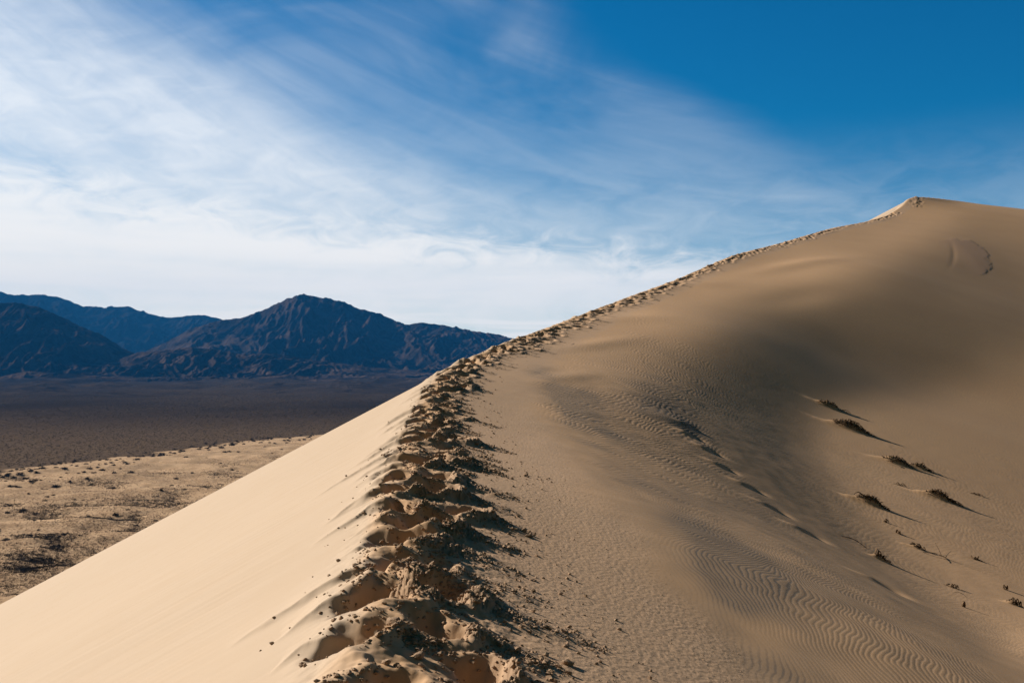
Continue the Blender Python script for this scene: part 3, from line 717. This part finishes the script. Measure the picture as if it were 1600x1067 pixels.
# dark patches on the sand sheet, scrub plus hummock shade put into colour: u, v, half width px, half height px
HOLLOWS = [(70, 808, 28, 6), (150, 758, 40, 4), (120, 793, 50, 3), (268, 779, 22, 6), (235, 790, 60, 6), (258, 742, 22, 4), (210, 814, 12, 5), (165, 817, 32, 4),
           (360, 731, 14, 4), (320, 764, 20, 4), (88, 862, 16, 6), (45, 896, 34, 6), (118, 885, 30, 4), (30, 748, 32, 4), (15, 790, 16, 3), (215, 838, 20, 6), (180, 763, 12, 3),
           (345, 745, 22, 3), (390, 750, 26, 3), (430, 719, 12, 2), (60, 880, 40, 6), (75, 850, 40, 5)]
def valley_z(x, y):
    u = 800 + F * x / y
    e = edge_d(u) * (1 + .030 * fbm(x / 60., y / 60., 201, 3, .6)); sand = 1 - sstep(.992, 1.010, y / e)
    z = VZ + sand * (2.6 * fbm(x / 70., y / 38., 211, 4, .5) + 2.2) * (1 - sstep(.9, 1.0, y / e) * .7)
    z = z + 26 * sstep(1500, 7000, y) + 2.5 * fbm(x / 400., y / 500., 221, 3) * sstep(1200, 3000, y) + 26 * np.maximum(ridged(x / 700., y / 900., 225, 4) - .75, 0) * sstep(2600, 5200, y)
    hol = np.zeros(np.shape(x))
    v = HV + 90 * F / y
    wj = 5 * perlin(x / 12., y / 12., 231); wk = 2.0 * perlin(x / 9., y / 9., 232)
    for (hu, hv, a, b) in HOLLOWS:
        hol = np.maximum(hol, np.exp(-(((u + wj - hu) / a) ** 2 + ((v + wk - hv) / b) ** 2)))
    return z - 1.2 * hol * sand, sand, hol * sand
def build_valley():
    U = np.concatenate([np.linspace(-2600, -40, 60, endpoint=False), np.arange(-40, 760, 1.6), np.linspace(760, 3600, 60)])
    lnd = np.concatenate([np.arange(math.log(280), math.log(2400), .0042), np.linspace(math.log(2400), math.log(15500), 260)])
    D, UU = np.meshgrid(np.exp(lnd), U, indexing='ij'); X = (UU - 800) / F * D
    z, sand, hol = valley_z(X.ravel(), D.ravel())
    veg = np.clip(.55 + .8 * fbm(X.ravel() / 90., D.ravel() / 70., 241, 3, .5) + .35 * sstep(900, 400, D.ravel()), 0, 1)
    me = grid_mesh('valley_floor', X, D, z.reshape(X.shape), M_VAL, {'sand': sand, 'veg': np.maximum(veg, hol * .55)})
    obj('valley_floor', me, kind='structure')
build_valley()

# ------------------------------------------------------------------ mountains
def mountain(name, sky_pts, dk, front, back, seed, mat, spur=300., relief=.95, ures=1.5, base=-80., jag=.03):
    su = np.array([p[0] for p in sky_pts], float); sv = np.array([p[1] for p in sky_pts], float)
    U = np.arange(su[0], su[-1] + ures, ures)
    q = (HV - np.interp(U, su, sv)) / F
    D1 = np.concatenate([np.linspace(dk - front, dk, 230), np.linspace(dk, dk + back, 50)[1:]])
    D, UU = np.meshgrid(D1, U, indexing='ij'); X = (UU - 800) / F * D
    warp = fbm(X / (spur * 4), D / (spur * 4), seed + 50, 3, .5) * spur * 1.1
    tau = np.where(D < dk, (dk - D) / front, (D - dk) / back)
    top = q[None, :] * dk - base
    g = np.clip(1 - tau, 0, 1)
    prof = g ** 1.7
    rg = ridged((X + warp * .8) / spur / 1.25, (D + warp * .6) / spur / 7.0, seed, 5, .55)
    rg2 = ridged((X - warp) / spur * 2.2, (D) / spur * .55, seed + 9, 4, .55)
    rg = (rg / 1.9); rg2 = rg2 / 1.8
    rn = rg * .72 + rg2 * .28 - .5
    bump = np.where(D < dk, (tau + .02) ** .55 * g ** .8 * 1.5, tau * g)
    H = top * (prof + relief * rn * bump + .02 * perlin(X / spur * 2.2, D / spur * 1.1, seed + 70) + .012 * perlin(X / spur * 6, D / spur * 2, seed + 71))
    H = np.maximum(H, -20)
    # hold the skyline: scale each sight line smoothly so that its highest ratio meets the survey
    ratio = (H + base) / D; cur = ratio.max(0)
    need = q
    k = (need * dk - base) / np.maximum(cur * dk - base, 20)
    ker = np.exp(-.5 * (np.arange(-24, 25) * ures / 9.) ** 2); ker /= ker.sum()
    kp = np.pad(k, 24, mode='edge'); k = np.convolve(kp, ker, mode='valid')
    H = H * k[None, :]
    Z = base + H - 6
    me = grid_mesh(name, X, D, Z, mat)
    return obj(name, me, kind='structure')
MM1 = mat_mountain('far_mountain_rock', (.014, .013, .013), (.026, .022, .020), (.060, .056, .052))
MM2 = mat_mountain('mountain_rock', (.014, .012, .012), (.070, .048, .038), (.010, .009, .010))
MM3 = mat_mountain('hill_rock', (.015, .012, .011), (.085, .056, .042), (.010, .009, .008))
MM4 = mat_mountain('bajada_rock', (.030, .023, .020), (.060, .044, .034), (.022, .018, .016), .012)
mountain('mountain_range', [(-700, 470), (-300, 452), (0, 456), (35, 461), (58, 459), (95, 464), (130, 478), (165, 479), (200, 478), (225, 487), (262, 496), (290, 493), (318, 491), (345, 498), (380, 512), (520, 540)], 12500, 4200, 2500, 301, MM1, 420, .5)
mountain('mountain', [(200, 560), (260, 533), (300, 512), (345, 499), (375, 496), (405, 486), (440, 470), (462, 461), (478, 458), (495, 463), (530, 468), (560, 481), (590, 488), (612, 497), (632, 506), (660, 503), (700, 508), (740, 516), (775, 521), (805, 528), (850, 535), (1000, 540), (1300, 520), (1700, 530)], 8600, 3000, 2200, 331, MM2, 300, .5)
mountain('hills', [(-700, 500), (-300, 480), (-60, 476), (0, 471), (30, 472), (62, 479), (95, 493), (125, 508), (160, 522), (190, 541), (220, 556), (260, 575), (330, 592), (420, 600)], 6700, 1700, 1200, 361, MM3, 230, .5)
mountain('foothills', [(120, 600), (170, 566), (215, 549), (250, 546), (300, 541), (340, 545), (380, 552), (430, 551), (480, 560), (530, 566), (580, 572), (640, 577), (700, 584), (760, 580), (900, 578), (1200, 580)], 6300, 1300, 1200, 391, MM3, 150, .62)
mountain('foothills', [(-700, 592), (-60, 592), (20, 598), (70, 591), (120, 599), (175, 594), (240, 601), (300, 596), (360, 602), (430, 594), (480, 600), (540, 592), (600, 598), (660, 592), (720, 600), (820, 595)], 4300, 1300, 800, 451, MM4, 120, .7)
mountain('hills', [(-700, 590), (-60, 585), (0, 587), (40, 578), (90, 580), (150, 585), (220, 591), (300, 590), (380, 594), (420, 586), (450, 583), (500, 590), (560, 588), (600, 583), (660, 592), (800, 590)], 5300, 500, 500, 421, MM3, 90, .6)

# ------------------------------------------------------------------ clods kicked out of the footprints
def ico(sub=1):
    import bmesh
    bm = bmesh.new(); bmesh.ops.create_icosphere(bm, subdivisions=sub, radius=1.0)
    bm.verts.ensure_lookup_table()
    co = np.array([v.co[:] for v in bm.verts]); fa = np.array([[v.index for v in f.verts] for f in bm.faces]); bm.free()
    return co, fa
def clod_shape(seed, sub):
    r = np.random.default_rng(seed); co, fa = ico(sub)
    co = co.copy()
    for _ in range(6):                                  # chop off a few planes so it breaks like caked sand
        nrm = r.normal(size=3); nrm /= np.linalg.norm(nrm); h = r.uniform(.45, .8)
        dp = co @ nrm; co -= np.outer(np.clip(dp - h, 0, None), nrm) * .9
    co += (r.normal(size=co.shape)) * (.05 if sub > 1 else .09)
    co *= np.array([1.0, r.uniform(.6, .95), r.uniform(.45, .75)])
    return co, fa
def scatter_positions(n, tmin, tmax, seed):
    r = np.random.default_rng(seed)
    ft = FEET[(FEET[:, 0] > tmin) & (FEET[:, 0] < tmax)]
    wt = 1 / np.maximum(ft[:, 0], 4) ** .9; wt /= wt.sum()
    i = r.choice(len(ft), n, p=wt); f = ft[i]
    kind = r.random(n)
    # fan
    ang = 0.20 + .22 * (f[:, 3] - .5)
    Lf = np.where(f[:, 3] > .5, .68, .42) * f[:, 4] * (0.75 + .5 * ((f[:, 0] * 7.3) % 1))
    p = r.beta(1.5, 1.3, n) * Lf * 1.15; w = r.normal(0, 1, n) * np.where(f[:, 3] > .5, .19, .11) * (1.1 - .5 * p / Lf)
    b = p * np.cos(ang) + w * np.sin(ang); a = -p * np.sin(ang) + w * np.cos(ang)
    # rim
    th = r.uniform(0, 2 * np.pi, n); rr = r.normal(1.35, .3, n)
    a2 = np.cos(th) * .2 * rr; b2 = np.sin(th) * .15 * rr
    rimm = kind < .25; a = np.where(rimm, a2, a); b = np.where(rimm, b2, b)
    # strays
    st = kind > .95; b = np.where(st, r.uniform(.3, 1.45, n) , b); a = np.where(st, r.normal(0, .5, n), a)
    lf = (kind > .94) & (kind <= .95); b = np.where(lf, -r.uniform(.1, .7, n), b)
    t_ = f[:, 0] + a; s_ = f[:, 1] + b
    x, y = crest_pt(t_, s_)
    return x, y, t_, s_
def build_clods():
    r = np.random.default_rng(5)
    shapes = []
    for i in range(7):
        co, fa = clod_shape(100 + i, 2)
        shapes.append(tri_mesh('sand_clod', co, fa, M_CLOD, smooth=False))
    n = 300
    x, y, t_, s_ = scatter_positions(n, 3.6, 13, 77)
    size = np.clip(r.lognormal(math.log(.021), .38, n), .013, .055)
    z, _ = surf(x, y)
    for i in range(n):
        me = shapes[i % 7]; o = bpy.data.objects.new('sand_clod', me); COL.objects.link(o)
        sc = float(size[i]); o.scale = (sc, sc, sc); o.location = (x[i], y[i], z[i] + sc * .25)
        o.rotation_euler = (r.uniform(-.5, .5), r.uniform(-.5, .5), r.uniform(0, 6.28))
        where = 'at photo bottom' if t_[i] < 5.3 else ('in near foreground' if t_[i] < 7.5 else ('some steps on' if t_[i] < 10.5 else 'farther along'))
        if s_[i] > 1.2: kind_, grp = 'stray caked sand clod alone on smooth sand right of trail', 'stray clods right of the trail'
        elif s_[i] < -.12: kind_, grp = 'small sand clod on the pale left slope beside the trail', 'clods on the pale left slope'
        elif s_[i] < .42: kind_, grp = 'damp brown sand clod among the footprints', 'clods among the footprints'
        else: kind_, grp = 'brown sand clod in a rubble fan right of the footprints', 'clods in the rubble fans'
        o['label'] = kind_ + ' ' + where; o['group'] = grp + ' ' + where
        o['category'] = 'sand clod'
    # crumbs too many to count: one mesh
    cos, fas, off = [], [], 0
    vs = [clod_shape(200 + i, 1) for i in range(6)]
    def add(x, y, z, size, seed):
        nonlocal off
        rr = np.random.default_rng(seed)
        for i in range(len(x)):
            co, fa = vs[i % 6]; a = rr.uniform(0, 6.28); ca, sa = math.cos(a), math.sin(a); s = size[i]
            c2 = np.empty_like(co); c2[:, 0] = (co[:, 0] * ca - co[:, 1] * sa) * s + x[i]; c2[:, 1] = (co[:, 0] * sa + co[:, 1] * ca) * s + y[i]; c2[:, 2] = co[:, 2] * s + z[i] + s * .2
            cos.append(c2); fas.append(fa + off); off += len(co)
    x, y, t_, s_ = scatter_positions(14000, 3.0, 26, 78); z, _ = surf(x, y)
    add(x, y, z, np.clip(r.lognormal(math.log(.011), .45, len(x)), .005, .026), 1)
    x, y, t_, s_ = scatter_positions(3500, 12, 110, 79); z, _ = surf(x, y)
    add(x, y, z, np.clip(r.lognormal(math.log(.022), .4, len(x)), .012, .04), 2)
    # loose grit on the smooth strip
    n = 2500; tt = 3.2 + 14 * r.random(n) ** 1.5; s2 = r.uniform(.9, 2.6, n); x, y = crest_pt(tt, s2); z, _ = surf(x, y)
    add(x, y, z, np.clip(r.lognormal(math.log(.0032), .4, n), .0015, .009), 3)
    me = tri_mesh('sand_crumbs', np.concatenate(cos), np.concatenate(fas), M_CLOD)
    obj('sand_crumbs', me, label='crumbled damp sand strewn along the footprint trail on the crest', cat='sand crumbs', kind='stuff')
build_clods()

# ------------------------------------------------------------------ plants of the bowl
M_STEM = mat_plain('dry_plant_stem', (.09, .058, .034), (.17, .11, .065), 6)
M_LEAF = mat_plain('dark_dune_grass', (.055, .035, .020), (.15, .095, .055), 3)
M_WOOD = mat_plain('bleached_wood', (.10, .075, .055), (.20, .145, .10), 12)
def ribbon(cos, fas, pts, w0, w1, r):
    """tapered three-sided stem through pts"""
    base = sum(len(c) for c in cos)
    n = len(pts); ring = []
    for i, p in enumerate(pts):
        p = np.array(p); d = np.array(pts[min(i + 1, n - 1)]) - np.array(pts[max(i - 1, 0)]); d = d / (np.linalg.norm(d) + 1e-9)
        a = np.cross(d, [0, 0, 1.0]); 
        if np.linalg.norm(a) < .1: a = np.cross(d, [1.0, 0, 0])
        a /= np.linalg.norm(a); b = np.cross(d, a); w = w0 + (w1 - w0) * i / (n - 1)
        for k in range(3):
            th = k * 2.094; ring.append(p + w * (a * math.cos(th) + b * math.sin(th)))
    f = []
    for i in range(n - 1):
        for k in range(3):
            k2 = (k + 1) % 3; f.append((base + i * 3 + k, base + i * 3 + k2, base + (i + 1) * 3 + k2, base + (i + 1) * 3 + k))
    cos.append(np.array(ring)); fas.extend(f)
def build_plant(p, sz, hg, lab, nm, seed):
    r = np.random.default_rng(seed); px, py, pz = p
    root = bpy.data.objects.new(nm, None); COL.objects.link(root); root.location = (px, py, pz)
    root['label'] = lab; root['category'] = 'dune plant'; root['group'] = 'plants in the sandy bowl'; root.empty_display_size = .2
    nb = int(50 + 200 * min(hg * sz, 1.0))
    # blades: short stems leaning down the slope, on the right-hand (shaded) flank of the mound
    bx = r.uniform(-.5, .5, nb) * sz; by = -.30 * bx - .05 * sz + r.normal(0, .06, nb) * sz; 
    X = px + bx; Y = py + by; z, _ = surf(X, Y); Z = z - pz
    cos, fas = [], []
    for i in range(nb):
        ln = r.uniform(.3, 1.0) * (.05 + .36 * hg) * (1.1 - .5 * abs(bx[i]) / (sz * .5)); a = r.uniform(-.8, 1.4) - .3
        dx, dy = math.cos(a), math.sin(a) * .8; b0 = np.array([bx[i], by[i], Z[i] - .03])
        lean = r.uniform(.3, 1.0)
        pts = [b0, b0 + [dx * ln * .35 * lean, dy * ln * .3 * lean, ln * .55], b0 + [dx * ln * .9 * lean, dy * ln * .8 * lean, ln * (.8 - .35 * lean)]]
        ribbon(cos, fas, pts, .014 + .012 * hg, .004, r)
    me = tri_mesh('blades', np.concatenate(cos), fas, M_LEAF); obj('blades', me, root)
    cos, fas = [], []
    for i in range(int(4 + 9 * hg * sz)):
        a = r.uniform(-.6, .5) + (math.pi if r.random() < .25 else 0); ln = r.uniform(.4, 1.0) * sz * .45
        b0 = np.array([r.uniform(-.4, .4) * sz, r.normal(0, .1) * sz]); pts = []
        for k in range(6):
            f = k / 5; q = b0 + np.array([math.cos(a), math.sin(a)]) * ln * f; a += r.normal(0, .25); pts.append(q)
        pts = np.array(pts); z, _ = surf(px + pts[:, 0], py + pts[:, 1])
        lift = np.sin(np.linspace(0, 3.1, 6)) * r.uniform(.02, .10)
        ribbon(cos, fas, [np.array([pts[k][0], pts[k][1], z[k] - pz + .01 + lift[k]]) for k in range(6)], .022, .008, r)
    me = tri_mesh('runners', np.concatenate(cos), fas, M_STEM); obj('runners', me, root)
for i, (p, sz, hg, lab, nm) in enumerate(PL):
    build_plant(p, sz, hg, lab, nm, 900 + i)

# driftwood pieces in the bowl
def build_wood(u, v, length, thick, lab, seed, forked=True):
    p = hit(u, v, 10, 120)
    if not p: return
    r = np.random.default_rng(seed); px, py, pz = p; length = length * 30 * py / F; thick = thick * 22 * py / F
    cos, fas = [], []
    n = 8; a = -.25; pts = []; q = np.array([-length / 2, 0.])
    for k in range(n):
        pts.append(q.copy()); q = q + np.array([math.cos(a), math.sin(a)]) * length / (n - 1); a += r.normal(0, .18)
    pts = np.array(pts); z, _ = surf(px + pts[:, 0], py + pts[:, 1])
    main = [np.array([pts[k][0], pts[k][1], z[k] - pz + thick * .6 + .05 * math.sin(k * .5)]) for k in range(n)]
    ribbon(cos, fas, main, thick, thick * .5, r)
    if forked:
        for k, (dx, dy, dz) in ((5, (-.10, .1, .30)), (5, (.16, -.3, .10)), (6, (.18, .12, .16)), (4, (-.12, -.30, .02))):
            b0 = main[k]; ribbon(cos, fas, [b0, b0 + np.array([dx, dy, dz]) * .55, b0 + np.array([dx * 1.2, dy, dz])], thick * .7, thick * .25, r)
    me = tri_mesh('driftwood', np.concatenate(cos), fas, M_WOOD)
    o = obj('driftwood', me, label=lab, cat='driftwood', group='driftwood in the sandy bowl'); o.location = p
build_wood(1462, 868, 1.3, .045, 'forked dead branch half buried below the tangled brown grass clump', 1)
build_wood(1335, 846, 1.3, .045, 'straight pale log lying at the edge of the shaded valley', 2, False)
build_wood(1500, 930, .8, .022, 'curved thin stick below the long wiry grass tangle', 3, False)

# ------------------------------------------------------------------ desert shrubs of the valley
M_BUSH = mat_plain('desert_shrub', (.030, .027, .018), (.060, .048, .030), .6)
M_TUFT = mat_plain('dry_tussock', (.040, .028, .018), (.085, .056, .034), .3)
def bush_mesh(seed, nleaf=90):
    r = np.random.default_rng(seed); cos, fas = [], []; b = 0
    for i in range(nleaf):
        d = r.normal(size=3); d /= np.linalg.norm(d); d[2] = abs(d[2]); rad = r.uniform(.45, 1.0) * (1 + .25 * math.sin(3 * math.atan2(d[1], d[0]) + seed))
        c = d * rad * [1, 1, .62]; u_ = r.normal(size=3); w_ = r.normal(size=3); s = .20
        cos += [c + u_ * s * .8, c + w_ * s * .8, c - (u_ + w_) * s * .5]; fas.append((b, b + 1, b + 2)); b += 3
    return np.array(cos), np.array(fas)
def stems_mesh(seed):
    r = np.random.default_rng(seed); cos, fas = [], []
    for i in range(9):
        a = i * .7 + r.uniform(0, .4); e = r.uniform(.5, .9)
        ribbon(cos, fas, [np.array([0, 0, -.15]), np.array([math.cos(a) * e * .4, math.sin(a) * e * .4, .25]), np.array([math.cos(a) * e * .8, math.sin(a) * e * .8, .5])], .05, .015, r)
    return np.concatenate(cos), np.array(fas)
BUSHES = [  # u, v, half-width px : the dark shrubs one can point at along the edge of the sand
 (66, 738, 6), (86, 737, 3), (101, 738, 5), (104, 743, 3), (123, 744, 3.5), (131, 740, 3.5), (140, 736, 5), (152, 735, 3.5), (160, 739, 5.5), (177, 733, 4), (199, 731, 4),
 (214, 721, 6), (224, 714, 3), (195, 725, 4), (173, 727, 4), (16, 763, 5.5), (49, 759, 6), (56, 758, 4), (87, 762, 7), (26, 769, 4), (66, 765, 4), (73, 765, 3.5),
 (177, 764, 5), (170, 765, 3.5), (206, 744, 5), (202, 744, 4), (178, 746, 4), (311, 703, 4), (346, 700, 5), (362, 697, 6), (381, 696, 3), (408, 694, 4), (429, 697, 2.5),
 (325, 702, 3), (266, 709, 3), (251, 713, 6), (240, 712, 3), (284, 707, 3), (4, 747, 5), (12, 744, 6), (22, 746, 5), (31, 743, 6), (40, 746, 5), (48, 741, 5), (57, 742, 5),
 (145, 744, 3), (165, 731, 3), (232, 726, 3), (120, 734, 3), (188, 736, 3), (372, 710, 3), (351, 712, 4), (358, 711, 4), (450, 690, 3), (468, 688, 3), (440, 707, 3),
 (9, 754, 3), (36, 754, 3), (24, 762, 3), (109, 757, 3), (95, 748, 3), (148, 798, 3), (300, 745, 3), (345, 760, 3), (60, 834, 3), (200, 805, 4), (243, 817, 4), (222, 862, 3)]
def build_bushes():
    r = np.random.default_rng(3)
    vars_ = [(tri_mesh('crown', *bush_mesh(i), M_BUSH), tri_mesh('stems', *stems_mesh(i), M_STEM)) for i in range(5)]
    pos = []
    for (u, v, hw) in BUSHES:
        d = VZ * F / (HV - v); pos.append(((u - 800) / F * d, d, hw * d / F * .95, True))
    # more of the same kind, strewn along the border of the sand sheet
    while len(pos) < 300:
        u = r.uniform(-60, 520); e = edge_d(np.array([u]))[0]; d = e * (1 + r.normal(.004, .022) + .010 * r.exponential(1) * (-1))
        if r.random() < .35: d = e * r.uniform(.55, .98)
        pos.append(((u - 800) / F * d, d, r.uniform(1.0, 2.3), False))
    P = np.array([(p[0], p[1]) for p in pos]); z, _, _ = valley_z(P[:, 0], P[:, 1])
    for i, (x, y, s, named) in enumerate(pos):
        c, st = vars_[i % 5]
        root = bpy.data.objects.new('desert_shrub', c.copy() if False else None); COL.objects.link(root)
        root.location = (x, y, z[i]); root.rotation_euler = (0, 0, r.uniform(0, 6.28)); root.scale = (s, s, s * r.uniform(.8, 1.1)); root.empty_display_size = .3
        a = bpy.data.objects.new('crown', c); link(a, root); b = bpy.data.objects.new('stems', st); link(b, root)
        u = 800 + F * x / y; v = HV + 90 * F / y
        root['category'] = 'shrub'
        side_ = ('at photo left edge' if u < 45 else 'left of mid sand' if u < 130 else 'mid way along' if u < 240 else 'right of middle' if u < 360 else 'near the dune slope')
        if named and s > 2.6: lab_ = ('big round dark shrub ' if (v > 750) else 'large dark shrub close to the plain ') + side_; grp = 'large shrubs on the sand sheet'
        elif named: lab_ = ('mid sized dark shrub well out on the pale sand ' if v > 750 else 'mid sized dark shrub close to the plain ') + side_; grp = 'shrubs near the edge of the sand'
        elif v < 0.5 * (np.interp(u, EDGE_U, EDGE_V) * 2 + 6): lab_ = 'small dark shrub on the border of sand and scrub plain ' + side_; grp = 'small shrubs on the sand border'
        else: lab_ = 'small dark shrub out on the pale sand ' + side_; grp = 'small shrubs out on the sand'
        root['label'] = lab_; root['group'] = grp + ' ' + side_
    # ---- stuff: tussocks on the sand
    def bulk(name, n, gen, mat, nleaf, lab, cat, seed):
        rr = np.random.default_rng(seed); x, y, s = gen(rr, n); z, _, _ = valley_z(x, y)
        base = [bush_mesh(50 + k, nleaf) for k in range(4)]
        cos, fas, off = [], [], 0
        for k in range(4):
            m = np.arange(len(x)) % 4 == k; co, fa = base[k]
            c = co[None] * s[m][:, None, None]; c[..., 0] += x[m][:, None]; c[..., 1] += y[m][:, None]; c[..., 2] += z[m][:, None]
            f = fa[None] + (np.arange(m.sum()) * len(co))[:, None, None] + off
            cos.append(c.reshape(-1, 3)); fas.append(f.reshape(-1, 3)); off += m.sum() * len(co)
        me = tri_mesh(name, np.concatenate(cos), np.concatenate(fas), mat); obj(name, me, label=lab, cat=cat, kind='stuff')
    def gen_tuft(rr, n):
        u = rr.uniform(-60, 520, n * 6); v = rr.uniform(685, 945, n * 6); d = 90 * F / (v - HV); x = (u - 800) / F * d
        _, sand, hol = valley_z(x, d)
        dens = sand * np.clip(.08 + .85 * sstep(-.2, .5, fbm(x / 80., d / 45., 251, 4, .55)) * sstep(700, 860, v + 90 * fbm(x / 200., d / 200., 252, 2)) + .08, 0, 1)
        keep = rr.random(n * 6) < dens; idx = np.nonzero(keep)[0][:n]
        return x[idx], d[idx], rr.uniform(.25, .8, len(idx))
    bulk('dry_tussocks', 42000, gen_tuft, M_TUFT, 9, 'dry brown tussocks scattered over the pale valley sand', 'tussocks', 61)
    def gen_hol(rr, n):
        u = rr.uniform(-60, 460, n * 30); v = rr.uniform(700, 930, n * 30); d = 90 * F / (v - HV); x = (u - 800) / F * d
        _, sand, hol = valley_z(x, d); keep = rr.random(n * 30) < hol ** .9 * .8; idx = np.nonzero(keep)[0][:n]
        return x[idx], d[idx], rr.uniform(.5, 1.3, len(idx))
    bulk('dark_scrub', 9000, gen_hol, M_BUSH, 12, 'dark scrub crowding the hollows of the valley sand', 'scrub', 62)
    def gen_plain(rr, n):
        d = np.exp(rr.uniform(math.log(900), math.log(3200), n * 2)); u = rr.uniform(-60, 700, n * 2); x = (u - 800) / F * d
        _, sand, _ = valley_z(x, d); ok = (sand < .3); x, d = x[ok][:n], d[ok][:n]
        return x, d, rr.uniform(.8, 1.7, len(x)) * (1 + .25 * (d > 1800))
    bulk('scrub_plain', 42000, gen_plain, M_BUSH, 8, 'low dark scrub covering the flat plain beyond the pale sand', 'scrub', 63)
build_bushes()
# lone dry stalk breaking the edge of the slip face
def build_stalk():
    d = 470.; x = (146.5 - 800) / F * d; z = valley_z(np.array([x]), np.array([d]))[0][0]
    r = np.random.default_rng(1); root = bpy.data.objects.new('dead_stalk', None); COL.objects.link(root); root.location = (x, d, z)
    root['label'] = 'lone dark upright stalk with drooping side tufts just beyond the edge of the pale slope'; root['category'] = 'dead plant'
    top = (HV - 873) / F * d - z
    cos, fas = [], []; ribbon(cos, fas, [np.array([0, 0, -.5]), np.array([.1, 0, top * .5]), np.array([0, 0, max(top, 2.5)])], .22, .12, r)
    obj('stem', tri_mesh('stem', np.concatenate(cos), fas, M_STEM), root)
    cos, fas = [], []; h = max(top, 2.5)
    for sgn in (-1, 1):
        for k in range(5):
            ribbon(cos, fas, [np.array([0, 0, h * .8]), np.array([sgn * .9, r.uniform(-.3, .3), h * .85 + r.uniform(-.2, .2)]), np.array([sgn * r.uniform(1.2, 2.2), r.uniform(-.5, .5), h * .62])], .10, .05, r)
    obj('side_tufts', tri_mesh('side_tufts', np.concatenate(cos), fas, M_TUFT), root)
build_stalk()

# ------------------------------------------------------------------ haze: the air of the valley
def build_haze():
    x0, x1, y0, y1, z0, z1 = -30000, 30000, -200, 16500, -132., 1400.
    co = [(x, y, z) for z in (z0, z1) for y in (y0, y1) for x in (x0, x1)]
    fa = [(0, 2, 3, 1), (4, 5, 7, 6), (0, 1, 5, 4), (2, 6, 7, 3), (0, 4, 6, 2), (1, 3, 7, 5)]
    m = bpy.data.materials.new('haze'); m.use_nodes = True; m.node_tree.nodes.clear(); n = NT(m.node_tree)
    v = n.node('ShaderNodeVolumePrincipled'); o = n.node('ShaderNodeOutputMaterial'); n.link(v.outputs[0], o.inputs['Volume'])
    v.inputs['Color'].default_value = (.04, .34, .95, 1); v.inputs['Density'].default_value = 2.9e-5; v.inputs['Anisotropy'].default_value = .0
    me = tri_mesh('haze', co, fa, m); obj('haze', me, kind='stuff', label='blue haze of the air over valley and mountains', cat='haze')
build_haze()
print('objects', len(bpy.data.objects))
